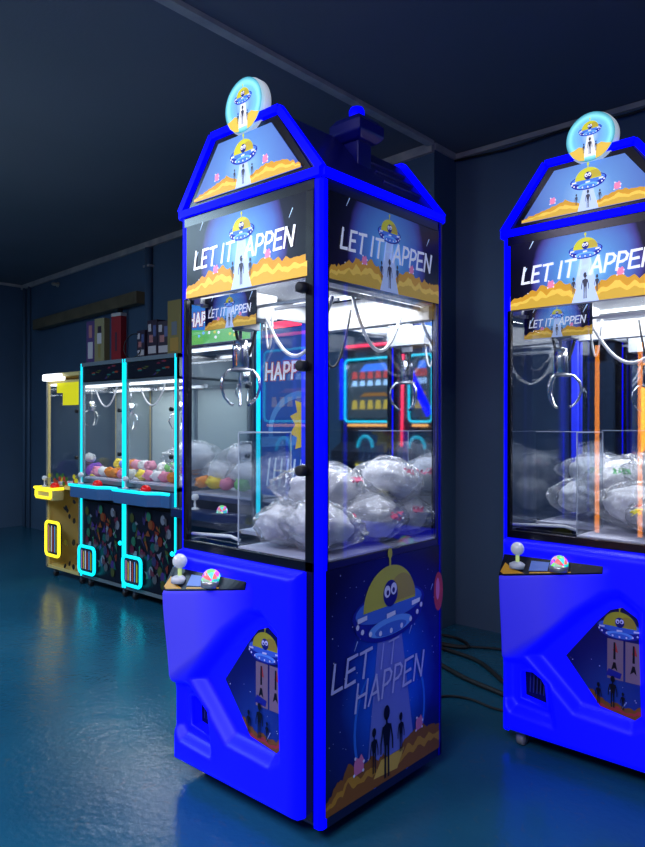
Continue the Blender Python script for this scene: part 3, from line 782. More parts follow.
spots2 = [
 (-.02, .10, 1.03, .15, .9, .2, 1, 'bag with a black mark leaning over the chute of the right machine', [('dark', -.9, .4, .14), ('green', -2.3, .6, .2)]),
 (.10, -.10, .95, .14, .3, 0, 2, 'bag on the bed right of the chute in the right machine', [('pink', -1.6, .1, .1)]),
 (.02, .25, .94, .13, .2, 0, 3, 'bag under the leaning one in the right machine', None),
 (-.22, .16, .94, .13, 1.1, 0, 4, 'bag behind the chute by the left glass of the right machine', None),
 (-.2, .25, 1.05, .12, .5, 0, 0, 'bag stacked above the one by the left glass of the right machine', None),
 (.22, -.20, .93, .12, -.4, 0, 0, 'bag with a yellow spot by the front glass at the right photo edge', [('yellow', -2.0, .2, .2)]),
 (.20, .05, 1.08, .15, .2, -.1, 4, 'bag topping the pile at the right photo edge', [('green', -1.6, .1, .1)]),
 (.22, .20, .95, .14, 1.4, 0, 2, 'bag at the mirror of the right machine', None)]
for s in spots2:
    x, y, _ = rt(s[0], s[1]); bag(x, y, s[2], s[3], s[4], s[5], s[6], s[7], G, s[8])

# ------------------------------------------------------------------ the row of small neon machines along the wall
YR = 1.24
def graffiti(w, h, seed, cols, g=0., n=26):
    mb = MB(); r = random.Random(seed)
    mb.prism([(-w/2, -h/2), (w/2, -h/2), (w/2, h/2), (-w/2, h/2)], 0, .003, ink('art ground', (.006, .006, .014), 0))
    for k in range(n):
        c = cols[k % len(cols)]; x, z = r.uniform(-w*.42, w*.42), r.uniform(-h*.42, h*.42)
        m = ink('spray%s' % (c,), tuple(.45*q for q in srgb(*c)), g)
        if k % 3 == 0: ell(mb, x, z, min(w*.05, w/2-abs(x)), min(h*.06, h/2-abs(z)), -.0004-k*.0001, m, 14)
        else:
            P = [(x+r.uniform(-.06, .06)*w, z+r.uniform(-.07, .07)*h) for _ in range(5)]
            cx = sum(p_[0] for p_ in P)/5; cz = sum(p_[1] for p_ in P)/5
            P.sort(key=lambda q: math.atan2(q[1]-cz, q[0]-cx)); poly(mb, P, -.0004-k*.0001, m)
    return mb
def rr_path(x0, x1, z0, z1, r, y, n=5):
    pts = []
    for cx, cz, a in ((x1-r, z1-r, 0), (x0+r, z1-r, 90), (x0+r, z0+r, 180), (x1-r, z0+r, 270)):
        for i in range(n+1): t = R(a+90*i/n); pts.append((cx+r*math.cos(t), y, cz+r*math.sin(t)))
    return pts
def small_machine(label, x0, x1, led, body, hgt, gz0, gz1, cols, front='art', y0=YR, dp=.66, group='neon-edged claw machines along the wall', lamp=5.0, shelfz=.80, name='claw_machine', sw=.005):
    w = x1-x0; t = thing(name, label, 'claw machine', ((x0+x1)/2, y0+dp/2, 0), 0, group)
    a, fy, by = w/2, -dp/2, dp/2
    m = MB()
    m.box(-a, a, fy, by, .075, .10, body); m.box(-a, -a+.01, fy+.01, by, .08, gz0, body); m.box(a-.01, a, fy+.01, by, .08, gz0, body)
    m.box(-a, a, by-.012, by, .08, hgt, body); m.box(-a, a, fy, by, gz1+.0, gz1+.02, body); m.box(-a, a, fy-.008, by, hgt-.03, hgt, body)
    m.box(-a, a, fy, by, gz0-.03, gz0, body)
    for s in (-1, 1): m.box(s*(a-.012)-.012, s*(a-.012)+.012, fy, fy+.02, .08, hgt, body)
    for s in (-1, 1): m.box(s*(a-.005)-.005, s*(a-.005)+.005, by-.03, by, .08, hgt, body); m.box(s*(a-.005)-.005, s*(a-.005)+.005, fy, by, gz1, hgt, body)
    m.build('cabinet_frame', t, bevel=.002)
    for s in (-1, 1):
        m = MB(); m.box(s*(a-.009)-sw, s*(a-.009)+sw, fy-.010, fy, .085, hgt-.005, led); m.build('led_strip', t)
    m = MB(); m.box(-a+.02, a-.02, by-.03, by-.02, gz0, gz1, pm('milky back panel', (.3, .36, .36), .25)); m.build('back_panel', t)
    m = MB(); m.box(-a+.02, a-.02, fy+.004, fy+.009, gz0, gz1, GLASS); m.build('front_glass', t)
    for s in (-1, 1):
        m = MB(); m.box(s*(a-.006)-.002, s*(a-.006)+.002, fy+.02, by-.03, gz0, gz1, GLASS); m.build('side_glass', t)
    m = MB(); m.box(-a+.02, a-.02, fy+.02, by-.03, gz0, gz0+.012, FLOORW); m.build('prize_bed', t)
    m = MB(); m.box(-a+.02, a-.02, fy+.02, fy+.07, gz1-.018, gz1-.003, LEDW); m.build('lamp_tube', t)
    m = MB(); m.box(-a+.03, a-.03, fy+.25, fy+.28, gz1-.05, gz1-.02, WHITEB); m.build('gantry_rail', t)
    m = MB(); c0 = Vector((-.02, fy+.26, gz1-.05))
    m.tube([c0, c0+Vector((0, 0, -.08))], .006, STEEL, 6); m.lathe([(.014, .07), (.026, .06), (.028, .0), (.012, -.012)], CHROME, c0+Vector((0, 0, -.16)), 14)
    cl = m.build('claw', t)
    for k in range(3):
        an = R(10+120*k); d = Vector((math.cos(an), math.sin(an), 0)); q = c0+Vector((0, 0, -.165))
        m = MB(); m.tube([q+d*r_+Vector((0, 0, z)) for r_, z in ((.02, 0), (.06, -.02), (.075, -.065), (.05, -.115), (.028, -.125))], .005, CHROME, 6); m.build('prong', cl)
    if cols:
        graffiti(w-.06, hgt-gz1-.06, 3, cols, .25, 16).build('header_banner', t, (0, fy-.003, (gz1+hgt-.01)/2), fixn=False)
    for z in (.28, .72):
        m = MB(); m.lathe([(.014, 0), (.014, .02)], BLACKR, (0, 0, 0), 12, Matrix.Rotation(R(90), 4, 'X')); m.build('door_latch', t, (a-.05, fy+.002, gz0+(gz1-gz0)*z))
    for x in (-a+.06, a-.06):
        for y in (fy+.05, by-.05):
            m = MB(); m.box(x-.014, x+.014, y-.014, y+.014, .035, .075, STEEL); m.lathe([(.008, -.01), (.022, -.01), (.022, .01), (.008, .01)], BLACKR, (x, y, .022), 16, Matrix.Rotation(R(90), 4, 'Y')); m.build('caster', t)
    ld = bpy.data.lights.new('chamber_light', 'AREA'); ld.shape = 'RECTANGLE'; ld.size = w*.8; ld.size_y = .4; ld.energy = lamp; ld.color = (.95, .98, 1)
    lo = bpy.data.objects.new('chamber_light', ld); col.objects.link(lo); lo.parent = t; lo.location = (0, 0, gz1-.03)
    return t, a, fy
def shelf(t, a, fy, led, body, z, full=True):
    m = MB(); P = [(-a+.01, fy-.005), (-a+.01, fy-.10), (a*.35, fy-.10), (a*.62, fy-.045), (a-.02, fy-.045), (a-.02, fy-.005)]
    if not full: P = [(-a+.0, fy-.005), (-a+.0, fy-.10), (.02, fy-.10), (.02, fy-.005)]
    m.prism(P, z-.10, z, body, 'z'); sh = m.build('control_shelf', t, bevel=.004)
    m = MB()
    m.tube([(x, y-.004, z-.008) for x, y in P[1:-1]] if full else [(-a, fy-.01, z-.008), (-a-.003, fy-.103, z-.008), (.02, fy-.103, z-.008), (.022, fy-.01, z-.008)], .011, led, 8); m.build('led_strip', t)
    m = MB(); jx = -a+.10 if full else -a+.08
    m.lathe([(.022, 0), (.02, .008), (.006, .012), (.006, .05), (.018, .055), (.022, .068), (.018, .082), (.006, .088)], WHITEP, (jx, fy-.06, z), 14); m.build('joystick', t)
    m = MB(); m.lathe([(.036, 0), (.034, .02), (.022, .036), (.005, .042)], RED, (.04 if full else -.02, fy-.06, z), 18); m.build('push_button', t)
    m = MB(); m.cbox((-.06, fy-.06, z+.004), (.09, .05, .008), SILVER); m.build('coin_plate', t)
def prize_door(t, x0, x1, z0, z1, fy, led, depth=.05):
    m = MB(); m.tube(rr_path(x0, x1, z0, z1, .035, fy-depth), .012, led, 8, True)
    pd = m.build('prize_door', t)
    m = MB(); m.prism([(p_[0], p_[2]) for p_ in rr_path(x0+.006, x1-.006, z0+.006, z1-.006, .03, 0)], fy-depth+.004, fy-.002, pm('smoked door', (.02, .03, .05), .2))
    K = inks(.15)
    for k in range(6):
        xx = x0+.03+k*(x1-x0-.06)/6; poly(m, [(xx, z0+.03), (xx+.012, z0+.03), (xx+.012, z1-.03-.02*(k % 2)), (xx, z1-.03)], fy-depth+.002, [K['pink'], K['gold2'], K['white'], K['red'], K['light'], K['dome']][k])
    m.build('flap', pd, fixn=False)
GREYB = pm('grey cabinet metal', (.17, .21, .24), .4, .3)
COLS = [(150, 60, 40), (90, 100, 50), (70, 60, 120), (40, 110, 110), (120, 40, 70), (110, 110, 120)]
NG = 'neon-edged claw machines along the wall'
labs = ['cyan-edged claw machine next to the yellow one, orange plush inside', 'cyan-edged claw machine nearest the big blue one, white bag leaning inside']
for k, (x0, x1) in enumerate(((-3.60, -3.005), (-2.995, -2.385))):
    t, a, fy = small_machine(labs[k], x0, x1, LEDC, GREYB, 1.72, .835, 1.55, COLS)
    shelf(t, a, fy, LEDC, pm('blue grey shelf', (.05, .13, .3), .35), .80)
    graffiti(2*a-.08, .56, 31, COLS+[(150, 160, 180), (160, 90, 50), (60, 140, 110), (90, 60, 150)], .05, 90).build('front_panel', t, (0, fy-.002, .385), fixn=False)
    prize_door(t, -a+.03, -a+.25, .125, .325, fy, LEDC, .035)
    m = MB(); m.tube([(-a+.05, fy+.1, 1.50)]+[(-a+.05+.3*i/8, fy+.1, 1.50-.14*4*(i/8)*(1-i/8)+.05*i/8) for i in range(1, 9)], .006, WIRE, 6); m.build('cable', t)
    m = MB(); m.lathe([(.016, 0), (.018, .004), (.012, .014)], LEDC, (0, 0, 0), 14, Matrix.Rotation(R(90), 4, 'X')); m.build('side_lamp', t, (a-.03, fy-.01, .40))
# yellow one
GOLD = pm('gold painted metal', (.70, .55, .20), .4, .1)
t, a, fy = small_machine('yellow claw machine at the far left end of the row', -4.15, -3.61, pm('silver edge strip', (.4, .4, .38), .3, .6), GOLD, 1.66, .76, 1.58, None, lamp=2)
shelf(t, a, fy, LEDY, GOLD, .745, False)
prize_door(t, -a+.045, -a+.26, .19, .46, fy, LEDY, .03)
m = MB(); m.tube(rr_path(-a+.03, .0, .665, .725, .018, fy-.108), .010, LEDY, 8, True); m.build('shelf_lamp', t)
m = MB(); m.box(-a+.01, .0, fy-.05, fy+.02, 1.60, 1.655, LEDW); m.build('top_lamp', t, bevel=.01)
m = MB(); m.box(-.1, a-.02, fy-.003, fy-.001, 1.50, 1.58, ink('yellow poster', srgb(225, 215, 30), .5)); m.box(0, a-.02, fy-.005, fy-.003, 1.40, 1.50, ink('yellow poster', srgb(225, 215, 30), .5)); m.build('header_banner', t)
m = MB(); rg = random.Random(3)
for k in range(16):
    x, z = rg.uniform(.02, a-.03), rg.uniform(.12, .34) if k % 3 else rg.uniform(.45, .66)
    ell(m, x, z, rg.uniform(.008, .028), rg.uniform(.008, .03), -.0002-k*.0001, ink('black flourish', (.01, .01, .012), 0), 10, rot=rg.uniform(0, 3))
m.build('decal', t, (0, fy-.002, 0), fixn=False)
m = MB()
for k in range(18): ell(m, rg.uniform(-a+.03, a-.04), rg.uniform(.775, .84), .022, .02, -k*.0002, [ink('yellow flower', srgb(225, 205, 40), .15), ink('green leaf', srgb(60, 110, 40), .1), ink('red flower', srgb(170, 60, 40), .1)][k % 3], 9)
m.build('flower_decal', t, (0, fy-.003, 0), fixn=False)

# two taller machines seen through the glass
DARKB = pm('dark blue cabinet', (.01, .02, .09), .35)
def duck_banner(w, h, g, text='HAPPY DUCK', kind=0):
    mb = MB(); K = inks(g)
    mb.prism([(-w/2, -h/2), (w/2, -h/2), (w/2, h/2), (-w/2, h/2)], 0, .003, ink('duck sky', srgb(50, 120, 200), g))
    poly(mb, [(-w/2, -h/2), (w/2, -h/2), (w/2, -h*.18), (w*.2, -h*.1), (-w*.1, -h*.2), (-w/2, -h*.12)], -.0005, ink('meadow', srgb(90, 180, 90), g))
    r = random.Random(6)
    for k in range(12): ell(mb, r.uniform(-.45, .45)*w, r.uniform(-.44, -.2)*h, .012, .01, -.001-k*.0001, [K['dome'], K['white'], K['light']][k % 3], 8)
    hh = w*.125
    wd = sum(GL[c][0]+.2 for c in text)*hh*.92
    for dy, mt, ww in ((-.0024, ink('outline red', srgb(170, 50, 40), g), .34), (-.003, K['white'], .2)):
        strokes(mb, text, -wd/2, -hh*.2, hh, mt, dy, ww, .05, 0, .24, .88)
    return mb
t, a, fy = small_machine('duck-bannered claw machine seen through the glass of the middle one', -2.34, -1.66, pm('dim steel strip', (.2, .22, .25), .3, .6), DARKB, 2.05, .80, 1.74, None, y0=YR+.02, lamp=6, group='duck-bannered claw machines behind the glass')
duck_banner(.62, .27, .9).build('header_banner', t, (0, fy-.006, 1.895), fixn=False)
m = MB(); m.prism([(-a+.02, fy-.005), (-a+.02, fy-.12), (a*.3, fy-.12), (a-.05, fy-.03), (a-.05, fy-.005)], .66, .72, DARKB, 'z'); m.build('control_shelf', t, bevel=.01)
m = MB(); m.lathe([(.03, 0), (.02, .01), (.007, .015), (.007, .055), (.02, .06), (.026, .075), (.02, .092), (.006, .098)], CLEARK, (-.13, fy-.07, .72), 16); m.build('joystick', t)
m = MB(); m.lathe([(.034, .0), (.032, .02), (.02, .038), (.004, .044)], rainbow(), (0, 0, 0), 20); m.build('push_button', t, (.12, fy-.06, .72))
t2, a2, fy2 = small_machine('cyan-striped claw machine with a lettered blue poster behind the middle one', -1.63, -1.0, LEDC, DARKB, 1.95, .80, 1.84, None, y0=YR+.02, sw=.013, lamp=3, group='duck-bannered claw machines behind the glass')
mb = MB(); w, h = .56, .95; g = .35
mb.prism([(-w/2, -h/2), (w/2, -h/2), (w/2, h/2), (-w/2, h/2)], 0, .003, ink('poster blue', srgb(45, 85, 165), g))
for dy, mt, ww in ((-.0024, ink('outline red', srgb(170, 50, 40), g), .34), (-.003, inks(g)['white'], .2)):
    strokes(mb, 'HAPPY', -.24, .19, .09, mt, dy, ww, .05, 0, .24, .9)
carb = ink('poster car', srgb(85, 140, 205), g)
for k in range(12):
    a0, a1_ = R(90+k*9), R(90+(k+1)*9)
    poly(mb, [(.05+.3*math.cos(a0)*.9, -.1+.22*math.sin(a0)), (.05+.3*math.cos(a1_)*.9, -.1+.22*math.sin(a1_)), (.05+.26*math.cos(a1_)*.9, -.1+.18*math.sin(a1_)), (.05+.26*math.cos(a0)*.9, -.1+.18*math.sin(a0))], -.001-k*.0001, carb)
poly(mb, [(-.28, -.2), (.05, -.18), (.05, -.13), (-.28, -.14)], -.0018, carb)
for k in range(7): poly(mb, [(-.24+k*.05, -.42), (-.225+k*.05, -.42), (-.20+k*.05, -.26), (-.215+k*.05, -.26)], -.002, inks(g)['pale'])
sb = ink('sunburst', srgb(225, 195, 50), g); so = ink('sunburst heart', srgb(215, 110, 50), g)
P = [(.1+(.15 if i % 2 else .105)*math.cos(i*PI/12), -.07+(.19 if i % 2 else .14)*math.sin(i*PI/12)) for i in range(24)]
poly(mb, P, -.0022, sb); ell(mb, .1, -.09, .06, .05, -.0026, so, 18)
mb.build('front_poster', t2, (0, fy2-.004, 1.32), fixn=False)
m = MB(); m.box(-.18, .18, fy2-.008, fy2-.003, 1.80, 1.835, LEDR); m.build('red_lamp', t2)

# plush and bags inside the row machines
PL = {k: pm('plush '+k, c, .8) for k, c in dict(orange=(.75, .25, .02), pink=(.75, .25, .35), white=(.75, .75, .75), yellow=(.8, .6, .05), green=(.2, .5, .15), blue=(.15, .3, .7), purple=(.3, .08, .6)).items()}
def plush_mesh(c):
    b = bmesh.new(); bmesh.ops.create_icosphere(b, subdivisions=3, radius=1)
    for v in b.verts: v.co *= 1+.12*noise.noise(v.co*2.2)
    for s in (-1, 1):
        r = bmesh.ops.create_icosphere(b, subdivisions=2, radius=.34, matrix=Matrix.Translation((s*.55, 0, .72)))
        r = bmesh.ops.create_icosphere(b, subdivisions=2, radius=.3, matrix=Matrix.Translation((s*.85, -.35, -.2)))
    for f in b.faces: f.smooth = True
    me = bpy.data.meshes.new('plush_toy'); b.to_mesh(me); b.free(); me.materials.append(PL[c]); return me
PM = {k: plush_mesh(k) for k in PL}
def toy(c, x, y, z, s, label, group):
    o = bpy.data.objects.new('plush_toy', PM[c]); col.objects.link(o); o.location = (x, y, z); o.scale = (s, s*.9, s*.75); o.rotation_euler = (rr.uniform(-.4, .4), rr.uniform(-.3, .3), rr.uniform(0, 6))
    tag(o, label, 'plush toy', group)
g1 = 'small plush toys in the cyan machine beside the yellow one'
for i, c in enumerate(['pink', 'white', 'orange', 'orange', 'pink', 'white', 'yellow', 'blue', 'orange', 'pink', 'white', 'pink']):
    row, k = divmod(i, 6); toy(c, -3.52+.085*k+.03*row, YR+.10+.16*row, .885+.055*row, .05, f'{c} plush toy in the {"front" if row == 0 else "back"} row of the cyan machine beside the yellow one', g1)
g2 = 'small plush toys in the cyan machine nearest the big blue one'
for i, c in enumerate(['yellow', 'pink', 'white', 'pink', 'orange', 'white', 'green', 'white', 'pink', 'orange']):
    row, k = divmod(i, 5); toy(c, -2.92+.09*k+.02*row, YR+.10+.16*row, .885+.05*row, .05, f'{c} plush toy in the {"front" if row == 0 else "back"} row of the cyan machine nearest the blue one', g2)
bag(-2.50, YR+.22, 1.03, .17, 1.3, .3, 2, 'clear bag leaning against the right glass of the second cyan machine', 'bags in the small machines')
bag(-2.62, YR+.33, .93, .12, .3, 0, 3, 'clear bag lying behind the leaning one in the cyan machine', 'bags in the small machines')
for (x, y, z, s, c) in ((-2.20, .24, .93, .15, 0), (-1.95, .22, .93, .15, 1), (-2.08, .34, 1.04, .15, 2)):
    bag(x, YR+y, z, s, rr.uniform(0, 3), 0, c, ['left bag on the bed of the duck-bannered machine', 'right bag on the bed of the duck-bannered machine', 'topmost bag in the duck-bannered machine'][c], 'bags in the duck-bannered machine')
for x, c in ((-2.24, 'orange'), (-2.13, 'yellow'), (-2.0, 'pink'), (-1.86, 'green')):
    toy(c, x, YR+.10, .875, .05, f'{c} plush toy at the front of the duck-bannered machine', 'plush toys in the duck-bannered machine')
toy('purple', -3.90, YR+.3, .86, .09, 'purple plush toy in the yellow machine', 'prizes in the yellow machine')
toy('white', -3.96, YR+.28, .97, .05, 'white plush toy on top of the purple one in the yellow machine', 'prizes in the yellow machine')
toy('yellow', -3.76, YR+.2, .81, .045, 'yellow plush toy in the yellow machine', 'prizes in the yellow machine')

# ------------------------------------------------------------------ things on top of the row
def carton(name, label, cat, x, y, z, w, d, h, body, art, group, rz=0., lid=None):
    m = MB(); m.box(-w/2, w/2, -d/2, d/2, 0, h, body)
    for (x0, x1, z0, z1, mt) in art: poly(m, [(x0*w, z0*h), (x1*w, z0*h), (x1*w, z1*h), (x0*w, z1*h)], -d/2-.001, mt)
    if lid: m.box(-w/2-.002, w/2+.002, -d/2-.002, d/2+.002, h-.02, h+.004, lid)
    return tag(m.build(name, None, (x, y, z), (0, 0, rz), fixn=False), label, cat, group)
OG = 'boxes on top of the cyan machines'
pu = pm('purple card', (.06, .03, .12), .4); cr = pm('cream card', (.19, .17, .08), .5); rd = pm('red card', (.20, .008, .012), .35); yl = pm('yellow card', (.19, .15, .04), .45)
dk = pm('dark printed card', (.03, .02, .035), .3); wh = pm('white print', (.4, .38, .4), .5); sk = pm('pink print', (.3, .12, .12), .5)
carton('toy_box', 'purple toy box at the left end on top of the cyan machine', 'box', -3.535, 1.30, 1.721, .095, .05, .32, pu, [(-.3, .3, .1, .5, wh), (-.2, .2, .6, .9, sk)], OG, .15)
carton('toy_box', 'cream toy box with a doll figure beside the purple one', 'box', -3.405, 1.30, 1.721, .115, .05, .33, cr, [(-.22, .22, .42, .66, wh), (-.16, .2, .66, .82, dk), (-.12, .12, .1, .4, yl)], OG, .12)
carton('toy_box', 'tall red box with a white top standing near the cyan divider strip', 'box', -3.19, 1.31, 1.721, .11, .05, .345, rd, [(-.1, .1, .2, .6, dk)], OG, .1, pm('white lid', (.3, .3, .3), .5))
for k, (x, h_) in enumerate(((-2.91, .20), (-2.775, .26), (-2.65, .24))):
    carton('toy_box', ['dark patterned box leftmost of three between the red and yellow boxes', 'dark patterned box in the middle of three, tallest of them', 'dark patterned box next to the yellow box'][k], 'box', x, 1.36, 1.721, .115, .09, h_, dk, [(-.4, .4, .1, .3, wh), (-.3, .1, .4, .6, sk), (.1, .4, .55, .85, pm('blue print', (.06, .08, .2), .5)), (-.4, -.1, .7, .9, wh)], OG, .1*k-.1)
carton('toy_box', 'yellow toy box with an oval picture beside the blue machine', 'box', -2.47, 1.32, 1.721, .15, .08, .36, yl, [(-.2, .2, .35, .6, pm('grey print', (.12, .14, .16), .5)), (-.3, .3, .06, .3, pm('orange print', (.35, .2, .03), .5))], OG, 0)
m = MB(); m.tube([(.09*math.cos(R(a_)), 0, .09+.09*math.sin(R(a_))) for a_ in range(0, 360, 20)], .004, BLACKR, 6, True)
tag(m.build('wire_hoop', None, (-2.99, 1.29, 1.725), (R(-8), 0, .2)), 'dark wire hoop standing between the red box and the dark boxes', 'hoop')

# ------------------------------------------------------------------ cabinets across the aisle, seen only in the mirrors
def arcade(label, x0, x1, y, hgt, kind):
    t = thing('arcade_cabinet', label, 'arcade machine', ((x0+x1)/2, y, 0), PI, 'neon arcade cabinets mirrored in the back panel')
    a = (x1-x0)/2; m = MB()
    blk = pm('black laminate', (.01, .01, .014), .3)
    m.prism([(0, 0), (.7, 0), (.7, hgt), (.05, hgt), (.05, 1.05), (-.12, .95), (-.12, .85), (0, .8)], -a, a, blk, 'x'); m.build('cabinet', t, bevel=.005)
    m = MB(); m.tube(rr_path(-a+.08, a-.08, 1.28, 1.98, .05, .035), .012, LEDC, 8, True); m.build('neon_tube', t)
    m = MB(); m.box(-a+.12, a-.12, .040, .048, 1.32, 1.94, pm('game screen', (.05, .05, .06), .2, 0, srgb(60, 75, 70), .6))
    K = inks(.6)
    for k, (c, z0, z1) in enumerate((('halo', 1.84, 1.92), ('red', 1.76, 1.84), ('pale', 1.68, 1.74), ('brown', 1.56, 1.60), ('gold3', 1.42, 1.52))):
        for j in range(5 if k in (1, 2, 4) else 1):
            ww = (2*a-.30)/(5 if k in (1, 2, 4) else 1)
            poly(m, [(-a+.15+j*ww, z0), (-a+.15+(j+.75)*ww, z0), (-a+.15+(j+.6)*ww, z1), (-a+.15+(j+.1)*ww, z1)], .038, K[c])
    m.build('screen', t, fixn=False)
    m = MB(); m.tube([(-a+.13, .03, 1.24), (a-.13, .03, 1.24)], .014, pm('amber tube', (.4, .2, .05), .4, 0, (1, .4, .08), 2.0)); m.build('amber_lamp', t)
    m = MB(); m.tube([(.10*math.cos(R(q)), -.03, 1.0+.12*math.sin(R(q))) for q in range(0, 360, 15)], .018, pm('teal ring', (.02, .3, .35), .4, 0, (.0, .55, .7), .9), 8, True); m.build('ring_lamp', t)
    m = MB(); ye = pm('yellow neon', (.4, .4, .02), .4, 0, (1, .9, .02), 1.4)
    m.tube([(-.2, -.03, .92), (-.2, -.03, .80), (.13, -.03, .80), (.13, -.03, .92)], .008, ye, 6); m.tube([(-.12, -.03, .86), (.13, -.03, .93)], .012, ye, 6); m.tube([(-.05, -.03, .83), (.12, -.03, .87)], .012, ye, 6)
    m.build('yellow_lamp', t)
    if kind:
        m = MB(); m.tube([(a-.01, -.0, .85), (a-.01, .03, hgt-.02)], .014, LEDR); m.tube([(a-.3, .04, hgt-.05), (a-.01, .03, hgt-.02)], .014, LEDR); m.build('red_neon', t)
        m = MB(); m.bar((-.12, .03, 1.35), (.16, .03, 1.85), .01, .09, LEDB, (1, 0, 0)); m.build('blue_neon', t)
    else:
        m = MB(); m.tube([(-a+.05, .04, hgt-.03), (a-.1, .04, hgt-.03)], .016, LEDR); m.build('red_neon', t)
        m = MB(); m.tube([(a-.03, .03, 1.3), (a-.03, .03, 2.0)], .02, LEDB); m.build('blue_neon', t)
arcade('black arcade cabinet with a cyan-framed screen across the aisle', -3.83, -2.98, -3.27, 2.16, 0)
arcade('black arcade cabinet edged in red neon across the aisle', -2.95, -2.50, -3.27, 2.14, 1)
t = thing('neon_cabinet', 'orange-edged cabinet across the aisle, mirrored in the right glass', 'arcade machine', (-.926, -2.90, 0), PI)
m = MB(); m.box(-.28, .28, -.0, .5, 0, 2.03, pm('black laminate', (.01, .01, .014), .3)); m.build('cabinet', t, bevel=.01)
ORX = []
for x in (-.19, .19):
    m = MB(); m.box(x-.018, x+.018, -.015, 0, .26, 1.98, LEDO); ORX.append(m.build('led_strip', t))

# ------------------------------------------------------------------ room
def wall_mat(name, c1, c2, rough=.6, sc_=1.2, bump=.15):
    m, nt, out = new_mat(name); L = nt.links.new
    g = N(nt, 'ShaderNodeNewGeometry'); n1 = N(nt, 'ShaderNodeTexNoise'); n1.inputs['Scale'].default_value = sc_; n1.inputs['Detail'].default_value = 6
    L(g.outputs['Position'], n1.inputs[0]); r = ramp(nt, [(.3, c1), (.7, c2)]); L(n1.outputs[0], r.inputs[0])
    n2 = N(nt, 'ShaderNodeTexNoise'); n2.inputs['Scale'].default_value = 60; n2.inputs['Detail'].default_value = 3; L(g.outputs['Position'], n2.inputs[0])
    bp = N(nt, 'ShaderNodeBump'); bp.inputs['Strength'].default_value = bump; bp.inputs['Distance'].default_value = .005; L(n2.outputs[0], bp.inputs['Height'])
    b = N(nt, 'ShaderNodeBsdfPrincipled'); b.inputs['Roughness'].default_value = rough
    L(r.outputs[0], b.inputs['Base Color']); L(bp.outputs[0], b.inputs['Normal']); L(b.outputs[0], out.inputs[0])
    return m
def floor_mat():
    m, nt, out = new_mat('worn teal painted floor'); L = nt.links.new
    g = N(nt, 'ShaderNodeNewGeometry')
    n1 = N(nt, 'ShaderNodeTexNoise'); n1.inputs['Scale'].default_value = .9; n1.inputs['Detail'].default_value = 8; L(g.outputs['Position'], n1.inputs[0])
    r = ramp(nt, [(.3, (.009, .075, .135)), (.55, (.013, .105, .18)), (.75, (.025, .125, .20))]); L(n1.outputs[0], r.inputs[0])
    # scuffs
    n3 = N(nt, 'ShaderNodeTexNoise'); n3.inputs['Scale'].default_value = 14; n3.inputs['Detail'].default_value = 8; n3.inputs['Distortion'].default_value = 2; L(g.outputs['Position'], n3.inputs[0])
    r3 = ramp(nt, [(.60, (0, 0, 0)), (.72, (1, 1, 1))]); L(n3.outputs[0], r3.inputs[0])
    mx = N(nt, 'ShaderNodeMixRGB'); mx.inputs[2].default_value = (.05, .10, .13, 1)
    mu = N(nt, 'ShaderNodeMath', operation='MULTIPLY'); mu.inputs[1].default_value = .5; L(r3.outputs[0], mu.inputs[0]); L(mu.outputs[0], mx.inputs[0]); L(r.outputs[0], mx.inputs[1])
    n2 = N(nt, 'ShaderNodeTexNoise'); n2.inputs['Scale'].default_value = 38; n2.inputs['Detail'].default_value = 6; L(g.outputs['Position'], n2.inputs[0])
    n4 = N(nt, 'ShaderNodeTexNoise'); n4.inputs['Scale'].default_value = 5; n4.inputs['Detail'].default_value = 4; L(g.outputs['Position'], n4.inputs[0])
    ad = N(nt, 'ShaderNodeMath', operation='MULTIPLY_ADD'); ad.inputs[1].default_value = 2.2; L(n4.outputs[0], ad.inputs[0]); L(n2.outputs[0], ad.inputs[2])
    bp = N(nt, 'ShaderNodeBump'); bp.inputs['Strength'].default_value = .30; bp.inputs['Distance'].default_value = .006; L(ad.outputs[0], bp.inputs['Height'])
    b = N(nt, 'ShaderNodeBsdfPrincipled'); b.inputs['Roughness'].default_value = .20; b.inputs['Specular IOR Level'].default_value = .55
    L(mx.outputs[0], b.inputs['Base Color']); L(bp.outputs[0], b.inputs['Normal']); L(b.outputs[0], out.inputs[0])
    return m
WALL = wall_mat('dull blue painted wall', (.055, .105, .18), (.068, .128, .215))
CEIL = wall_mat('grey ceiling board', (.11, .135, .17), (.14, .16, .20), .7, .7)
TRIM = wall_mat('weathered pale trim', (.30, .31, .34), (.5, .48, .45), .6, 9)
WOOD = wall_mat('old dark wood', (.10, .085, .05), (.17, .14, .08), .55, 6, .4)
CH = 2.95
def struct(name, mb, **k): return tag(mb.build(name, **k), kind='structure')
m = MB(); m.box(-7.3, 4.2, -4.6, 3.2, -.1, 0, floor_mat()); struct('floor', m)
m = MB(); m.box(-7.3, 4.2, -4.6, 3.2, CH, CH+.1, CEIL); struct('ceiling', m)
# back wall: nearer left section, a step, then the deeper right section
XS, YS1, YS2 = -.93, 2.05, 2.30
m = MB(); m.prism([(-7.3, 2.42), (XS, YS1), (XS, YS2+.35), (-7.3, 2.9)], 0, CH, WALL, 'z'); struct('wall_back', m)
m = MB(); m.prism([(XS, YS2), (4.2, YS2+.05), (4.2, YS2+.35), (XS, YS2+.35)], 0, CH, WALL, 'z'); struct('wall_back_recess', m)
m = MB(); m.box(-7.3, -7.1, -4.6, 2.42, 0, CH, WALL); struct('wall_left', m)
m = MB(); m.box(4.0, 4.2, -4.6, 3.2, 0, CH, WALL); struct('wall_right', m)
m = MB(); m.box(-7.3, 4.2, -4.6, -4.4, 0, CH, WALL); struct('wall_front', m)
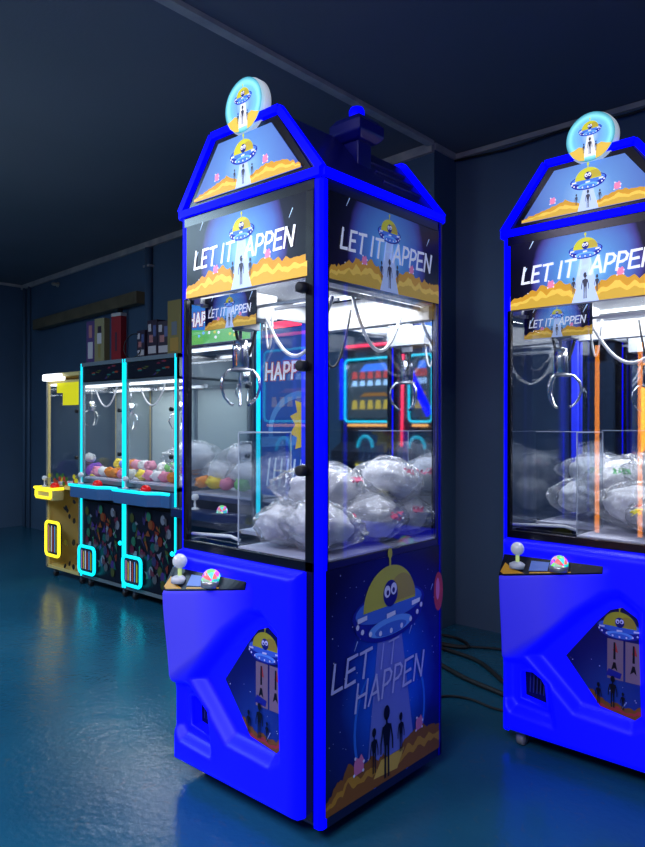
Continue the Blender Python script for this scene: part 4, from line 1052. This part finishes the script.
# trims
def wl(x): return 2.42+(YS1-2.42)*(x+7.3)/(XS+7.3)
m = MB(); m.bar((-7.1, wl(-7.1)-.012, CH-.03), (XS, YS1-.012, CH-.03), .03, .055, TRIM); struct('trim_1', m)
m = MB(); m.box(XS-.03, XS+.02, -4.4, YS1-.03, CH-.022, CH, TRIM); struct('trim_2', m)
m = MB(); m.bar((XS, YS2-.012, CH-.02), (4.0, YS2+.036, CH-.02), .025, .03, TRIM); struct('trim_3', m)
m = MB(); m.box(XS, XS+.012, YS1, YS2, CH-.04, CH, TRIM); struct('trim_4', m)
m = MB(); m.box(-7.1, -7.085, -4.4, 2.38, CH-.03, CH, TRIM); struct('trim_5', m)
m = MB(); pts = [(XS+.01+i*.35, YS2-.03, CH-.05-.02*math.sin(i*1.7)**2) for i in range(14)]; m.tube(pts, .007, BLACKR, 6)
tag(m.build('ceiling_wire', None), 'thin dark wire running along the top of the wall behind the right machine', 'wire')
# dark wooden beam and pipe on the wall
bd = (Vector((XS, YS1))-Vector((-7.3, 2.42))).normalized()
m = MB(); a_ = (-6.55, wl(-6.55)-.06); b_ = (-4.22, wl(-4.22)-.06)
m.bar((a_[0], a_[1], 2.40), (b_[0], b_[1], 2.43), .10, .115, WOOD)
tag(m.build('wooden_beam', None, bevel=.006), 'dark old wooden beam fixed high across the wall above the cyan machines', 'beam')
m = MB(); m.tube([(-4.13, wl(-4.13)-.03, 0), (-4.13, wl(-4.13)-.03, 2.88)], .035, WALL, 12)
m.box(-4.18, -4.08, wl(-4.13)-.06, wl(-4.13), 2.70, 2.72, TRIM)
tag(m.build('wall_pipe', None), 'blue painted vertical pipe on the wall at the end of the wooden beam', 'pipe')
m = MB(); m.tube([(-4.55, wl(-4.55)-.09, .0), (-4.55, wl(-4.55)-.09, 2.36)], .025, pm('dark post', (.012, .012, .014), .5), 10)
tag(m.build('support_post', None), 'thin dark post standing under the right end of the wooden beam', 'post')
m = MB(); m.lathe([(.03, 0), (.03, .01), (.016, .02), (.022, .045), (.016, .07), (.004, .08)], pm('old bulb holder', (.3, .3, .26), .3), (0, 0, 0), 16, Matrix.Rotation(R(90), 4, 'X'))
tag(m.build('bulb_holder', None, (-6.1, wl(-6.1)-.004, 2.82)), 'small bare bulb holder high on the wall above the left end of the beam', 'bulb holder')
for k, x in enumerate((-7.0, -6.86)):
    m = MB(); m.tube([(x, wl(x)-.02, 0), (x, wl(x)-.02, 2.9)], .02, WALL, 10); tag(m.build('conduit', None), ['thin painted conduit in the far left wall corner', 'thin painted conduit just right of the far left wall corner'][k], 'conduit', 'conduits in the wall corner')
# cables on the floor
def cable(pts, r, label):
    P = [Vector((x, y, r)) for x, y in pts]; Q = []
    for i in range(len(P)-1):
        p0, p1, p2, p3 = P[max(i-1, 0)], P[i], P[i+1], P[min(i+2, len(P)-1)]
        for k in range(8):
            t = k/8; Q.append(.5*((2*p1)+(-p0+p2)*t+(2*p0-5*p1+4*p2-p3)*t*t+(-p0+3*p1-3*p2+p3)*t**3))
    Q.append(P[-1]); m = MB(); m.tube(Q, r, BLACKR, 8)
    tag(m.build('floor_cable', None), label, 'cable', 'black cables on the floor between the blue machines')
cable([(-1.1, 1.85), (-.7, 1.80), (-.45, 1.74), (-.2, 1.55), (.0, 1.45), (.2, 1.6)], .011, 'thick black cable sweeping between the two blue machines, upper of two arcs')
cable([(-.95, 1.66), (-.62, 1.58), (-.38, 1.48), (-.15, 1.42), (.02, 1.36), (.2, 1.5)], .012, 'thick black cable sweeping between the two blue machines, lower of two arcs')
cable([(-.5, .92), (-.40, 1.12), (-.335, 1.24), (-.24, 1.28), (-.1, 1.26), (.06, 1.30), (.2, 1.5)], .006, 'thin black cable bending round a corner on the floor beside the middle machine')
cable([(-1.3, 2.1), (-1.0, 2.0), (-.75, 2.02), (-.62, 1.92), (-.75, 1.86), (-.95, 1.9), (-1.2, 1.94)], .009, 'looped black cable on the floor near the back wall')
cable([(-1.2, 2.0), (-.9, 1.92), (-.7, 1.9), (-.5, 2.0), (-.2, 2.1)], .007, 'thin black cable lying by the back wall')

# ------------------------------------------------------------------ lights and camera
def area(name, loc, rot, sx, sy, e, c):
    ld = bpy.data.lights.new(name, 'AREA'); ld.shape = 'RECTANGLE'; ld.size = sx; ld.size_y = sy; ld.energy = e; ld.color = c
    o = bpy.data.objects.new(name, ld); col.objects.link(o); o.location = loc; o.rotation_euler = rot
    return o
area('unseen_overhead_light', (1.2, -2.9, 2.9), (0, 0, 0), 1.6, 1.2, 130, (.80, .82, 1.0))  # unseen overhead lights that fill the room, without fixtures
area('unseen_overhead_light', (-3.6, -2.2, 2.88), (0, 0, 0), 1.6, 1.2, 130, (.55, .80, 1.0))
area('added_uplight', (1.8, -2.6, 2.2), (R(180), 0, 0), 1.4, 1.4, 50, (.95, .92, 1.0))  # unseen uplights added to brighten the ceiling
area('added_uplight', (-3.4, -1.8, 2.2), (R(180), 0, 0), 1.4, 1.4, 34, (.8, .95, 1.0))
area('unseen_overhead_light', (-1.0, -2.1, 2.9), (0, 0, 0), .7, .7, 38, (.80, .74, 1.0))  # unseen downlight added to brighten the floor patch and machine front
w = bpy.data.worlds.new('world'); sc.world = w; w.use_nodes = True
w.node_tree.nodes['Background'].inputs[0].default_value = (.02, .03, .05, 1); w.node_tree.nodes['Background'].inputs[1].default_value = 1

cd = bpy.data.cameras.new('camera'); cam = bpy.data.objects.new('camera', cd); col.objects.link(cam); sc.camera = cam
f, pitch, roll, yaw = 698.34, -.0004, .00157, .73004
Fv = Vector((-math.sin(yaw)*math.cos(pitch), math.cos(yaw)*math.cos(pitch), -math.sin(pitch)))
Rv = Vector((math.cos(yaw), math.sin(yaw), 0)); Uv = Rv.cross(Fv)
R2 = Rv*math.cos(roll)+Uv*math.sin(roll); U2 = -Rv*math.sin(roll)+Uv*math.cos(roll)
M = Matrix((( R2.x, U2.x, -Fv.x, 1.3769), (R2.y, U2.y, -Fv.y, -1.5333), (R2.z, U2.z, -Fv.z, 1.2560), (0, 0, 0, 1)))
cam.matrix_world = M
cd.sensor_fit = 'VERTICAL'; cd.sensor_height = 24; cd.lens = f/847*24; cd.clip_start = .05
vs = sc.view_settings; vs.view_transform = 'Standard'; vs.look = 'None'; vs.gamma = 1; vs.exposure = 0
try: vs.use_curve_mapping = False
except Exception: pass
sc.cycles.use_denoising = True
sc.cycles.max_bounces = 10; sc.cycles.transparent_max_bounces = 24; sc.cycles.sample_clamp_indirect = 4
